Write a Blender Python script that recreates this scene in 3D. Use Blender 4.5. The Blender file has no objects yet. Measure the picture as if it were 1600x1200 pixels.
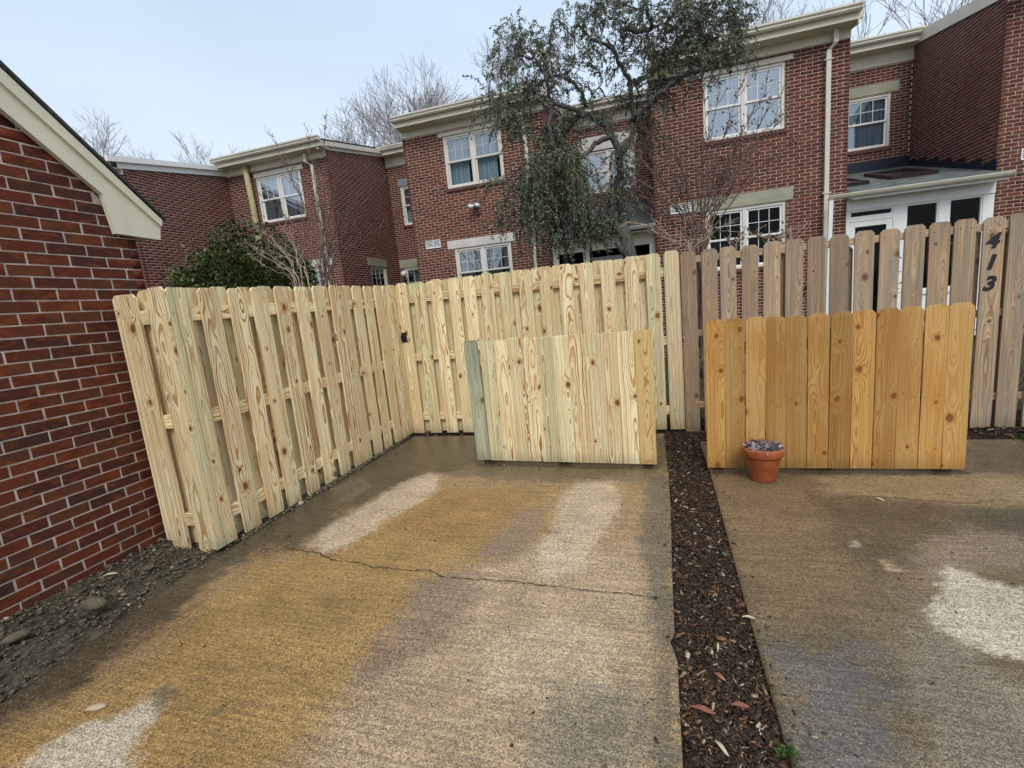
import bpy, math, random
import numpy as np
from mathutils import Vector, Matrix

random.seed(7); rng = np.random.default_rng(7)
SC = bpy.context.scene
COL = SC.collection

# ------------------------------------------------------------------ camera
CAM_H = 1.41
FPX = 725.33                       # focal length in pixels of a 1600 px wide frame
RV = Vector((0.95850136, 0.26975598, -0.09223266))
UV_ = Vector((0.04281415, 0.18364929, 0.982059))
FV = Vector((-0.28185475, 0.94525375, -0.16447872))
cam = bpy.data.cameras.new('camera'); camo = bpy.data.objects.new('camera', cam); COL.objects.link(camo)
cam.sensor_width = 36.0; cam.lens = 36.0 * FPX / 1600.0
cam.clip_start = 0.05; cam.clip_end = 2000
M = Matrix((RV, UV_, -FV)).transposed().to_4x4(); M.translation = Vector((0, 0, CAM_H))
camo.matrix_world = M
SC.camera = camo

def at(px, py, ax, val):
    """point of the plane axis=val that the photograph shows at pixel (px, py)"""
    d = FV + RV * ((px - 800) / FPX) - UV_ * ((py - 600) / FPX)
    t = (val - (0, 0, CAM_H)[ax]) / d[ax]
    return Vector((0, 0, CAM_H)) + d * t
def G(px, py, z=0.0): return at(px, py, 2, z)

# ------------------------------------------------------------------ light
w = bpy.data.worlds.new('World'); SC.world = w; w.use_nodes = True
nt = w.node_tree; nt.nodes.clear()
def wn(t, **k):
    n = nt.nodes.new(t)
    for a, b in k.items(): setattr(n, a, b)
    return n
SUN_EL, SUN_AZ = math.radians(48), math.radians(160)      # overcast: bright part of the sky behind the camera
out = wn('ShaderNodeOutputWorld'); bg = wn('ShaderNodeBackground')
sky = wn('ShaderNodeTexSky', sky_type='NISHITA'); sky.sun_disc = False
sky.sun_elevation = SUN_EL; sky.sun_rotation = SUN_AZ
sky.air_density = 1.0; sky.dust_density = 1.5
tc = wn('ShaderNodeTexCoord'); sep = wn('ShaderNodeSeparateXYZ')
nt.links.new(tc.outputs['Generated'], sep.inputs[0])
ramp = wn('ShaderNodeValToRGB')                            # the cloud layer: pale near the horizon, blue grey and brighter overhead
ramp.color_ramp.elements[0].position = 0.0; ramp.color_ramp.elements[0].color = (8.0, 8.5, 9.1, 1)
ramp.color_ramp.elements[1].position = 1.0; ramp.color_ramp.elements[1].color = (11.5, 12.4, 13.4, 1)
e = ramp.color_ramp.elements.new(0.32); e.color = (6.9, 8.0, 9.3, 1)
e = ramp.color_ramp.elements.new(0.55); e.color = (5.7, 7.2, 8.8, 1)
nt.links.new(sep.outputs['Z'], ramp.inputs[0])
noi = wn('ShaderNodeTexNoise'); noi.inputs['Scale'].default_value = 1.6; noi.inputs['Detail'].default_value = 4
noi.inputs['Roughness'].default_value = 0.5
mp = wn('ShaderNodeMapping'); mp.inputs['Scale'].default_value = (1, 1, 2.2)
nt.links.new(tc.outputs['Generated'], mp.inputs[0]); nt.links.new(mp.outputs[0], noi.inputs['Vector'])
mr = wn('ShaderNodeMapRange'); mr.inputs[1].default_value = 0.3; mr.inputs[2].default_value = 0.7
mr.inputs[3].default_value = 0.93; mr.inputs[4].default_value = 1.09
nt.links.new(noi.outputs['Fac'], mr.inputs[0])
mul = wn('ShaderNodeVectorMath', operation='SCALE'); nt.links.new(ramp.outputs[0], mul.inputs[0]); nt.links.new(mr.outputs[0], mul.inputs['Scale'])
mix = wn('ShaderNodeMix', data_type='RGBA'); mix.inputs[0].default_value = 0.90
nt.links.new(sky.outputs[0], mix.inputs[6]); nt.links.new(mul.outputs[0], mix.inputs[7])
nt.links.new(mix.outputs[2], bg.inputs[0]); bg.inputs[1].default_value = 0.080
nt.links.new(bg.outputs[0], out.inputs[0])

sun = bpy.data.lights.new('sun', 'SUN'); suno = bpy.data.objects.new('sun', sun); COL.objects.link(suno)
sun.energy = 1.5; sun.angle = math.radians(28); sun.color = (1.0, 0.965, 0.91)
sd = Vector((math.cos(SUN_EL) * math.sin(SUN_AZ), math.cos(SUN_EL) * math.cos(SUN_AZ), math.sin(SUN_EL)))
suno.rotation_euler = sd.to_track_quat('Z', 'Y').to_euler()
vs = SC.view_settings
vs.view_transform = 'Standard'; vs.look = 'None'; vs.gamma = 1; vs.use_curve_mapping = False; vs.exposure = 0.50
SC.cycles.max_bounces = 8; SC.cycles.transparent_max_bounces = 16
SC.cycles.use_denoising = True

# ------------------------------------------------------------------ material helpers
class NT:
    """small helper to write node graphs as expressions"""
    def __init__(s, name):
        s.m = bpy.data.materials.new(name); s.m.use_nodes = True
        s.t = s.m.node_tree; s.t.nodes.clear()
        s.out = s.n('ShaderNodeOutputMaterial'); s.b = s.n('ShaderNodeBsdfPrincipled')
        s.t.links.new(s.b.outputs[0], s.out.inputs[0])
    def n(s, t, **k):
        x = s.t.nodes.new(t)
        for a, b in k.items(): setattr(x, a, b)
        return x
    def put(s, sock, v):
        if isinstance(v, bpy.types.NodeSocket): s.t.links.new(v, sock)
        elif v is not None:
            if sock.type == 'RGBA' and len(v) == 3: v = (*v, 1)
            sock.default_value = v
    def math(s, op, a, b=None, c=None, clamp=False):
        x = s.n('ShaderNodeMath', operation=op); x.use_clamp = clamp
        s.put(x.inputs[0], a)
        if b is not None: s.put(x.inputs[1], b)
        if c is not None: s.put(x.inputs[2], c)
        return x.outputs[0]
    def vec(s, x=0., y=0., z=0.):
        c = s.n('ShaderNodeCombineXYZ')
        for i, v in enumerate((x, y, z)): s.put(c.inputs[i], v)
        return c.outputs[0]
    def vm(s, op, a, b=None, sc=None):
        x = s.n('ShaderNodeVectorMath', operation=op); s.put(x.inputs[0], a)
        if b is not None: s.put(x.inputs[1], b)
        if sc is not None: s.put(x.inputs['Scale'], sc)
        return x.outputs['Value'] if op in ('LENGTH', 'DISTANCE') else x.outputs[0]
    def sep(s, v):
        x = s.n('ShaderNodeSeparateXYZ'); s.put(x.inputs[0], v); return x.outputs
    def noise(s, v, scale=1., detail=2., rough=.5, out='Fac', dist=0.):
        x = s.n('ShaderNodeTexNoise'); s.put(x.inputs['Vector'], v)
        x.inputs['Scale'].default_value = scale; x.inputs['Detail'].default_value = detail
        x.inputs['Roughness'].default_value = rough; x.inputs['Distortion'].default_value = dist
        return x.outputs[out]
    def rng(s, v, a, b, c=0., d=1., interp='SMOOTHSTEP'):
        x = s.n('ShaderNodeMapRange'); x.interpolation_type = interp; s.put(x.inputs[0], v)
        for i, q in enumerate((a, b, c, d)): s.put(x.inputs[i + 1], q)
        return x.outputs[0]
    def mix(s, f, a, b, mode='MIX'):
        x = s.n('ShaderNodeMix', data_type='RGBA', blend_type=mode); s.put(x.inputs[0], f); s.put(x.inputs[6], a); s.put(x.inputs[7], b)
        return x.outputs[2]
    def ramp(s, v, stops):
        x = s.n('ShaderNodeValToRGB'); s.put(x.inputs[0], v); el = x.color_ramp.elements
        while len(el) < len(stops): el.new(.5)
        for e_, (p_, c_) in zip(el, stops): e_.position = p_; e_.color = (*c_, 1) if len(c_) == 3 else c_
        return x.outputs[0]
    def bump(s, h, dist=.01, strength=1.):
        x = s.n('ShaderNodeBump'); x.inputs['Distance'].default_value = dist; s.put(x.inputs['Strength'], strength)
        s.put(x.inputs['Height'], h); s.t.links.new(x.outputs[0], s.b.inputs['Normal'])
    def set(s, color=None, rough=None, spec=None, metal=None, coat=None):
        for k, v in (('Base Color', color), ('Roughness', rough), ('Specular IOR Level', spec), ('Metallic', metal), ('Coat Weight', coat)):
            if v is not None: s.put(s.b.inputs[k], v)
        return s.m
    def obj(s): return s.n('ShaderNodeTexCoord').outputs['Object']
    def pos(s): return s.n('ShaderNodeNewGeometry').outputs['Position']
    def rnd(s):
        a = s.n('ShaderNodeObjectInfo').outputs['Random']; b = s.n('ShaderNodeNewGeometry').outputs['Random Per Island']
        return s.math('FRACT', s.math('ADD', s.math('MULTIPLY', a, 7.31), s.math('MULTIPLY', b, 3.17)))

def plain(name, col, rough=.6, var=.12, scale=6., bump=.0, spec=.4, metal=0., dirt=None, dirt_amt=.5):
    n = NT(name); P = n.pos()
    a = n.noise(P, scale, 5, .6); b = n.noise(P, scale * 14, 3, .6)
    k = n.rng(n.math('ADD', n.math('MULTIPLY', a, .7), n.math('MULTIPLY', b, .3)), .3, .7, 1 - var, 1 + var * .6)
    c = n.vm('SCALE', n.n('ShaderNodeRGB').outputs[0], None, k)
    n.t.nodes[-1]
    for q in n.t.nodes:
        if q.type == 'RGB': q.outputs[0].default_value = (*col, 1)
    if dirt:
        c = n.mix(n.math('MULTIPLY', n.rng(n.noise(n.vm('MULTIPLY', P, (3, 3, .9)), 2.2, 6, .65), .5, .75), dirt_amt), c, dirt)
    if bump: n.bump(b, bump)
    return n.set(c, rough, spec, metal)

# ---- timber: growth rings cut by the board's face, with knots that bend them
def wood(name, early, late, knotc, tint, tintamt, ringw=.0085, soft=.5, knots=.55, rough=.6, greyc=None, grey=0., contrast=1., warm=None, vary=.26):
    n = NT(name)
    o = n.sep(n.obj()); oi = n.n('ShaderNodeObjectInfo'); r = oi.outputs['Random']
    def fr(k): return n.math('FRACT', n.math('MULTIPLY', r, k))
    r1, r2, r3, r4 = fr(17.3), fr(43.7), fr(97.1), fr(151.9)
    off = n.vec(n.math('MULTIPLY', r1, 31.), n.math('MULTIPLY', r2, 47.), n.math('MULTIPLY', r3, 59.))
    x, y, z = o[0], o[1], o[2]
    # knots
    kv = n.vm('ADD', n.vec(n.math('MULTIPLY', x, 1 / .15), n.math('MULTIPLY', y, .4), n.math('MULTIPLY', z, 1 / .36)), off)
    vo = n.n('ShaderNodeTexVoronoi'); vo.voronoi_dimensions = '3D'; vo.inputs['Scale'].default_value = 1.; vo.inputs['Randomness'].default_value = .75
    n.put(vo.inputs['Vector'], kv)
    df = n.vm('MULTIPLY', n.vm('SUBTRACT', kv, vo.outputs['Position']), (.15, .0, .27))
    d = n.vm('LENGTH', df)
    vc = n.sep(vo.outputs['Color'])
    on = n.math('GREATER_THAN', vc[0], 1 - knots)
    kr = n.math('MULTIPLY_ADD', vc[1], .014, .0075)
    dn = n.math('DIVIDE', n.math('ADD', d, n.math('MULTIPLY', n.math('SUBTRACT', n.noise(n.vm('ADD', n.vm('MULTIPLY', n.obj(), (1., 1., .6)), off), 55, 3), .5), .018)), kr)
    hump = n.math('MULTIPLY', n.math('POWER', 2.718, n.math('MULTIPLY', n.math('MULTIPLY', dn, dn), -.16)), on)
    # rings
    lv = n.vm('ADD', n.vec(n.math('MULTIPLY', x, 2.5), n.math('MULTIPLY', y, 2.5), n.math('MULTIPLY', z, .9)), off)
    n1 = n.math('SUBTRACT', n.noise(lv, 2.2, 2, .5), .5)
    n2 = n.math('SUBTRACT', n.noise(n.vm('ADD', n.vec(n.math('MULTIPLY', x, 12.), y, n.math('MULTIPLY', z, 2.5)), off), 3., 2, .5), .5)
    x0 = n.math('MULTIPLY', n.math('SUBTRACT', r4, .5), .10)
    tilt = n.math('MULTIPLY', n.math('SUBTRACT', r2, .5), .06)
    yy = n.math('ADD', n.math('ADD', n.math('MULTIPLY_ADD', r3, .045, .004), n.math('MULTIPLY', z, tilt)), n.math('MULTIPLY', n1, .11))
    xx = n.math('SUBTRACT', n.math('ADD', x, n.math('MULTIPLY', n2, .012)), x0)
    yy2 = n.math('ADD', y, yy)
    rr = n.math('SQRT', n.math('ADD', n.math('MULTIPLY', xx, xx), n.math('MULTIPLY', yy2, yy2)))
    rr = n.math('ADD', rr, n.math('MULTIPLY', n.math('SUBTRACT', n.noise(n.vec(n.math('MULTIPLY', rr, 60.), n.math('MULTIPLY', r2, 40.), 0.), 1., 2), .5), .030))
    rr = n.math('ADD', rr, n.math('MULTIPLY', hump, .020))
    f = n.math('FRACT', n.math('DIVIDE', rr, ringw))
    ring = n.math('MULTIPLY', n.rng(f, soft, .90, 0., 1.), n.rng(f, .93, 1., 1., 0.))
    fv = n.vm('ADD', n.vec(n.math('MULTIPLY', x, 420.), n.math('MULTIPLY', y, 120.), n.math('MULTIPLY', z, 9.)), off)
    fib = n.noise(fv, 1., 2, .6)
    wide = n.noise(n.vm('ADD', n.vec(n.math('MULTIPLY', x, 9.), n.math('MULTIPLY', y, 9.), n.math('MULTIPLY', z, .7)), off), 1.5, 3, .6)
    c = n.mix(n.math('MULTIPLY', ring, n.math('MULTIPLY', n.rng(wide, .3, .6, .5, 1.), contrast)), early, late)
    c = n.mix(n.math('MULTIPLY', n.math('GREATER_THAN', r1, 1 - tintamt), n.rng(wide, .38, .62, .15, .75)), c, n.mix(.6, c, tint))
    if warm: c = n.mix(n.math('MULTIPLY', n.rng(n.noise(n.vm('ADD', n.vec(n.math('MULTIPLY', x, 5.), y, n.math('MULTIPLY', z, 1.3)), off), 1.3, 2), .42, .68), .55), c, warm)
    if greyc:
        g = n.rng(n.noise(n.vm('ADD', n.vec(n.math('MULTIPLY', x, 16.), n.math('MULTIPLY', y, 9.), n.math('MULTIPLY', z, .8)), off), 1.6, 4, .65), .35, .65)
        c = n.mix(n.math('MULTIPLY', g, grey), c, greyc)
    c = n.mix(1., c, n.ramp(n.math('ADD', n.math('MULTIPLY', fib, .8), n.math('MULTIPLY', r4, .2)), [(.2, (.76, .73, .70)), (.75, (1.08, 1.08, 1.08))]), 'MULTIPLY')
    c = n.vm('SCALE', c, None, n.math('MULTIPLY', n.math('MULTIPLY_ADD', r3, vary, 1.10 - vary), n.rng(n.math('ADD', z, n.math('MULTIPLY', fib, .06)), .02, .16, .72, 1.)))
    halo = n.math('MULTIPLY', n.rng(dn, 1., 2.4, 1., 0.), on)
    c = n.mix(n.math('MULTIPLY', halo, .55), c, late)
    kcol = n.mix(n.rng(n.math('FRACT', n.math('MULTIPLY', dn, 2.7)), .2, .9), knotc, [min(1, q * 2.6) for q in knotc])
    c = n.mix(n.math('MULTIPLY', n.rng(dn, .82, 1.12, 1., 0.), on), c, kcol)
    n.bump(n.math('ADD', n.math('MULTIPLY', ring, .5), n.math('MULTIPLY', fib, .8)), .0012, .8)
    return n.set(c, rough, .35)

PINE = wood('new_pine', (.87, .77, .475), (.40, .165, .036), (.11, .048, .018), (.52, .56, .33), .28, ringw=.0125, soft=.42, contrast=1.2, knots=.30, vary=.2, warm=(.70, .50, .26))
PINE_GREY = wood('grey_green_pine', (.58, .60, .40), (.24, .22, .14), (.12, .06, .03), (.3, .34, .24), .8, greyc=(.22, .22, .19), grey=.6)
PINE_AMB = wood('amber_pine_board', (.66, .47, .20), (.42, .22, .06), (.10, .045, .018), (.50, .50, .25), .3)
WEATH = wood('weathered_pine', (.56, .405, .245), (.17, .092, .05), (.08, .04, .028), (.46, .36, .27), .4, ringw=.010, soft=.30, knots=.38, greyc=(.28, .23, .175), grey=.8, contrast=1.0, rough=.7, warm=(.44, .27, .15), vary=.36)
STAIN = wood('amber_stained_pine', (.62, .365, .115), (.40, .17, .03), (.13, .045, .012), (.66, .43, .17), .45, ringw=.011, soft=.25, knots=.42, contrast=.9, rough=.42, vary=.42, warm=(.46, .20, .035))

# ---- brick and mortar
def brick_mat(name, cols, wet=.0, dark=1., blotch=.25):
    n = NT(name); P = n.pos(); r = n.rnd()
    c = n.ramp(r, [(i / (len(cols) - 1), q) for i, q in enumerate(cols)])
    n.t.nodes[-1]
    a = n.noise(n.vm('MULTIPLY', P, (1, 1, 1.6)), 9, 5, .65); b = n.noise(P, 90, 4, .7)
    r2 = n.math('FRACT', n.math('MULTIPLY', r, 13.7))
    c = n.mix(n.math('MULTIPLY', n.rng(a, .40, .66), n.math('MULTIPLY_ADD', r2, .7, .15)), c, [q * .42 for q in cols[len(cols) // 2]])
    c = n.mix(n.rng(b, .35, .8, .0, .22), c, [min(1, q * 1.7) for q in cols[1]])
    c = n.vm('SCALE', c, None, dark)
    e1 = n.noise(n.vm('MULTIPLY', P, (1, .55, 1.5)), 21, 4, .6, dist=.6); e2 = n.noise(n.vm('ADD', P, (7., 3., 5.)), 15, 4, .6, dist=.8)
    c = n.mix(n.math('MULTIPLY', n.rng(e1, .50, .68), blotch), c, (.21, .052, .016))
    c = n.mix(n.math('MULTIPLY', n.rng(e2, .52, .70), blotch), c, (.060, .038, .022))
    n.bump(n.math('ADD', n.math('MULTIPLY', a, .6), n.math('MULTIPLY', b, .6)), .004, .8)
    return n.set(c, n.rng(a, .3, .7, .6 - wet, .9 - wet), .10)
BRICK_NEAR = brick_mat('red_brick_near', [(.040, .024, .020), (.115, .028, .018), (.150, .034, .019), (.068, .039, .025), (.16, .042, .019), (.078, .024, .018), (.046, .024, .020), (.11, .042, .021)], wet=.1, blotch=.75)
BRICK_HOUSE = brick_mat('red_brick_house', [(.21, .068, .044), (.12, .042, .030), (.17, .058, .040), (.075, .040, .033), (.23, .076, .046), (.15, .046, .034)])
BRICK_DARK = brick_mat('brown_brick_house', [(.13, .055, .043), (.155, .054, .040), (.075, .044, .037), (.14, .045, .034), (.11, .050, .040), (.18, .062, .043)])
MORTAR_NEAR = plain('pale_mortar', (.55, .48, .42), .9, .4, 14, .002, .05, dirt=(.28, .24, .19), dirt_amt=.6)
MORTAR = plain('tan_mortar', (.60, .46, .37), .9, .25, 5, 0, .2)

GREIGE = plain('greige_window_paint', (.68, .64, .58), .5, .06, 2.5)
CREAM = plain('cream_trim_paint', (.70, .645, .51), .5, .10, 2.5, 0, .4, dirt=(.40, .36, .27), dirt_amt=.35)
CREAM_D = plain('cream_gutter_paint', (.64, .59, .48), .45, .10, 2.5, 0, .4, dirt=(.33, .30, .23), dirt_amt=.4)
WHITE = plain('white_paint', (.80, .80, .775), .4, .06, 3, 0, .45, dirt=(.55, .55, .5), dirt_amt=.25)
RAKE = plain('shed_trim_paint', (.68, .645, .50), .45, .06, 3, 0, .45, dirt=(.50, .47, .34), dirt_amt=.35)
LINTEL_P = plain('pale_stone_lintel', (.60, .56, .50), .8, .18, 4, .002)
LINTEL_G = plain('green_grey_lintel', (.34, .33, .24), .8, .22, 4, .002)
SILLB = plain('brick_sill', (.12, .045, .035), .7, .3, 12, .003)
NAVY = plain('navy_flashing', (.012, .017, .035), .5, .2, 4)
BLACK = plain('black_iron', (.012, .012, .013), .45, .2, 20)
NUMB = plain('black_number_plastic', (.014, .013, .015), .5, .1, 20)
NAIL = plain('rusty_nail_head', (.10, .07, .05), .5, .2, 20, metal=.3)
TERRA = NT('terracotta')
_P = TERRA.pos(); _a = TERRA.noise(_P, 14, 5, .6); _b = TERRA.noise(_P, 60, 4, .7)
_c = TERRA.mix(TERRA.rng(_a, .35, .65), (.36, .082, .022), (.44, .13, .05))
_c = TERRA.mix(TERRA.math('MULTIPLY', TERRA.rng(_b, .58, .78), .3), _c, (.55, .38, .28)); TERRA.bump(_b, .0015)
TERRA = TERRA.set(_c, .62, .35)

def shingle(name, col, row=.14):
    n = NT(name); o = n.sep(n.obj())
    # object coords: x along the eave, y up the slope
    ry = n.math('DIVIDE', o[1], row); iy = n.math('FLOOR', ry); fy = n.math('FRACT', ry)
    cx = n.math('ADD', n.math('DIVIDE', o[0], .17), n.math('MULTIPLY', iy, .37)); ix = n.math('FLOOR', cx)
    wnz = n.n('ShaderNodeTexWhiteNoise'); n.put(wnz.inputs['Vector'], n.vec(ix, iy, 0.))
    k = n.math('MULTIPLY', n.rng(wnz.outputs['Value'], 0, 1, .7, 1.3), n.rng(fy, .0, .12, .35, 1.))
    k = n.math('MULTIPLY', k, n.rng(n.noise(n.pos(), 40, 4, .7), .3, .7, .75, 1.2))
    base = n.n('ShaderNodeRGB'); base.outputs[0].default_value = (*col, 1)
    n.bump(n.math('ADD', n.math('MULTIPLY', fy, -1.), n.noise(n.pos(), 150, 2)), .006)
    return n.set(n.vm('SCALE', base.outputs[0], None, k), .6, .4)
SH_GREY = shingle('grey_green_shingles', (.12, .135, .13)); SH_DARK = shingle('dark_slate_shingles', (.035, .037, .043))

# ---- glass: mirrors the sky, lets the dim room show
def glass(name, refl, tint, fk=1.):
    n = NT(name); n.t.nodes.remove(n.b)
    g = n.n('ShaderNodeBsdfGlossy'); g.inputs['Roughness'].default_value = .03; n.put(g.inputs['Color'], (.92, .96, 1.))
    t = n.n('ShaderNodeBsdfTransparent'); n.put(t.inputs['Color'], tint)
    bmp = n.n('ShaderNodeBump'); bmp.inputs['Distance'].default_value = .004; n.put(bmp.inputs['Height'], n.noise(n.pos(), 1.3, 1))
    n.t.links.new(bmp.outputs[0], g.inputs['Normal'])
    fr = n.n('ShaderNodeFresnel'); fr.inputs[0].default_value = 1.5
    m = n.n('ShaderNodeMixShader'); n.put(m.inputs[0], n.math('ADD', n.math('MULTIPLY', fr.outputs[0], fk), refl, clamp=True))
    n.t.links.new(t.outputs[0], m.inputs[1]); n.t.links.new(g.outputs[0], m.inputs[2]); n.t.links.new(m.outputs[0], n.out.inputs[0])
    return n.m
GLASS = glass('window_glass', .20, (.85, .9, .95)); GLASS_B = glass('bright_window_glass', .34, (.8, .9, .97)); GLASS_D = glass('dark_window_glass', .0, (.6, .65, .65), .28)
def curtain_mat(name, col):
    n = NT(name); o = n.sep(n.obj())
    k = n.noise(n.vec(n.math('MULTIPLY', o[0], 26.), 0., n.math('MULTIPLY', o[2], .8)), 1., 3)
    base = n.n('ShaderNodeRGB'); base.outputs[0].default_value = (*col, 1)
    return n.set(n.vm('SCALE', base.outputs[0], None, n.rng(k, .3, .7, .55, 1.15)), .9, .1)
CURT = curtain_mat('white_curtain', (.55, .66, .74)); ROOM = plain('dark_room', (.02, .024, .028), .9, .3, 3)
BLIND = curtain_mat('pale_blue_blind', (.42, .60, .68))

# ---- vegetation
def leaf(name, cols, rough=.4, spec=.5):
    n = NT(name); r = n.rnd()
    c = n.ramp(r, [(i / (len(cols) - 1), q) for i, q in enumerate(cols)])
    big = n.noise(n.pos(), 1.7, 3)
    c = n.mix(n.rng(big, .35, .65, .0, .5), c, cols[0])
    return n.set(c, rough, spec)
LEAF_W = leaf('weeping_leaves', [(.065, .080, .045), (.115, .140, .078), (.082, .100, .050), (.22, .24, .17), (.10, .12, .042), (.14, .16, .11)], .55, .25)
LEAF_C = leaf('camellia_leaves', [(.020, .034, .010), (.060, .080, .020), (.030, .050, .014), (.16, .17, .04), (.040, .058, .016), (.10, .12, .035)], .42, .3)
LEAF_D = leaf('dried_leaves', [(.16, .10, .06), (.24, .15, .09), (.11, .07, .05), (.30, .21, .14)], .8, .2)
WEED = leaf('weed_green', [(.035, .075, .018), (.07, .12, .03)], .6, .2)
def bark(name, a_, b_):
    n = NT(name); P = n.pos(); k = n.noise(n.vm('MULTIPLY', P, (1, 1, .25)), 45, 4, .7)
    n.bump(k, .01); return n.set(n.mix(n.rng(k, .35, .65), a_, b_), .85, .2)
BARK = bark('grey_bark', (.045, .042, .038), (.13, .125, .115))
BARK_M = bark('red_brown_bark', (.11, .065, .050), (.22, .155, .125))
BARK_T = bark('tan_twig_bark', (.30, .22, .16), (.46, .36, .27))
BARK_HAZE = bark('hazed_tree_bark', (.30, .27, .27), (.40, .37, .38))  # distance haze put into the colour as a paler bark

def chips(name, cols, rough=.5, spec=.25):
    n = NT(name); r = n.rnd(); c = n.ramp(r, [(p_, q) for p_, q in cols])
    k = n.noise(n.pos(), 120, 3, .7)
    n.bump(k, .002)
    return n.set(n.vm('SCALE', c, None, n.rng(k, .3, .7, .65, 1.25)), rough, spec)
MULCH = chips('wet_bark_mulch', [(0, (.020, .012, .008)), (.35, (.052, .031, .018)), (.55, (.030, .019, .012)), (.78, (.085, .050, .028)), (.92, (.19, .085, .04)), (.97, (.30, .21, .13)), (1, (.55, .48, .38))], .5)
CLODS = chips('dark_soil_clods', [(0, (.075, .062, .043)), (.5, (.145, .120, .082)), (.8, (.10, .083, .058)), (.975, (.22, .18, .125)), (1, (.45, .38, .28))], .9, .12)
PEB = chips('pebble_stone', [(0, (.34, .31, .27)), (.5, (.50, .47, .42)), (1, (.62, .58, .52))], .6)
def soil(name, a_, b_, c_):
    n = NT(name); P = n.pos(); k = n.noise(P, 24, 8, .72); q = n.noise(P, 3.5, 4, .6); f = n.noise(P, 160, 3, .7)
    c = n.mix(n.rng(k, .35, .65), a_, b_); c = n.mix(n.rng(q, .45, .65, 0, .7), c, c_)
    n.bump(n.math('ADD', k, n.math('MULTIPLY', f, .35)), .03)
    return n.set(c, n.rng(q, .3, .7, .6, .9), .15)
SOIL = soil('wet_soil', (.068, .055, .038), (.165, .136, .095), (.105, .088, .062))
MSOIL = soil('mulch_soil', (.018, .012, .009), (.05, .034, .025), (.032, .024, .020))
LAWN = soil('yard_ground', (.05, .05, .025), (.10, .085, .05), (.06, .07, .03))

# ---- concrete: the stain map is a colour attribute of the slab, the aggregate is procedural
def concrete(name):
    n = NT(name); P = n.pos()
    at_ = n.n('ShaderNodeAttribute'); at_.attribute_name = 'stain_shade'; base = at_.outputs['Color']; wet = at_.outputs['Alpha']
    v = n.n('ShaderNodeTexVoronoi'); v.inputs['Scale'].default_value = 175; n.put(v.inputs['Vector'], P)
    v2 = n.n('ShaderNodeTexVoronoi'); v2.inputs['Scale'].default_value = 85; n.put(v2.inputs['Vector'], P)
    cell = n.sep(v.outputs['Color'])[0]; cell2 = n.sep(v2.outputs['Color'])[0]
    f = n.noise(P, 210, 4, .75); g = n.noise(P, 42, 5, .7); br = n.noise(n.vm('MULTIPLY', P, (3., 70., 1.)), 1., 3, .6)
    k = n.math('MULTIPLY', n.rng(f, .34, .66, .42, 1.6), n.rng(g, .3, .7, .82, 1.15))
    k = n.math('MULTIPLY', k, n.rng(br, .36, .64, .82, 1.12))
    k = n.math('MULTIPLY', k, n.rng(cell, 0, 1, .58, 1.40, 'LINEAR'))
    c = n.vm('SCALE', base, None, k)
    c = n.mix(n.math('MULTIPLY', n.math('GREATER_THAN', cell2, .88), n.rng(v2.outputs['Distance'], .08, .30, .55, 0.)), c, (.60, .50, .36))
    c = n.mix(n.math('MULTIPLY', n.math('LESS_THAN', cell, .13), n.rng(v.outputs['Distance'], .1, .45, .75, 0.)), c, (.07, .05, .035))
    h = n.math('ADD', n.math('MULTIPLY', f, .7), n.math('ADD', n.math('MULTIPLY', g, .5), n.math('MULTIPLY', br, .30)))
    h = n.math('SUBTRACT', h, n.math('MULTIPLY', v.outputs['Distance'], .25))
    n.bump(h, .008, n.rng(wet, .3, .95, .9, .28))
    return n.set(c, n.rng(n.math('SUBTRACT', n.math('ADD', wet, .0), n.math('MULTIPLY', g, .35)), -.1, .60, .78, .12, 'LINEAR'), .30)
CONC = concrete('stained_concrete')

# ------------------------------------------------------------------ object helpers
def tag(o, label=None, cat=None, group=None, kind=None):
    for k, v in (('label', label), ('category', cat), ('group', group), ('kind', kind)):
        if v: o[k] = v
    return o
def thing(name, loc, label, cat, group=None, rz=0.):
    o = bpy.data.objects.new(name, None); COL.objects.link(o); o.location = loc; o.rotation_euler = (0, 0, rz)
    o.empty_display_size = .1
    return tag(o, label, cat, group)
def link(name, me, parent=None, world=False):
    o = bpy.data.objects.new(name, me); COL.objects.link(o)
    if parent is not None:
        o.parent = parent
        if world: o.location = -root_loc(parent)
    return o
def root_loc(o):
    v = Vector((0, 0, 0))
    while o is not None: v = v + o.location; o = o.parent
    return v

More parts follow.
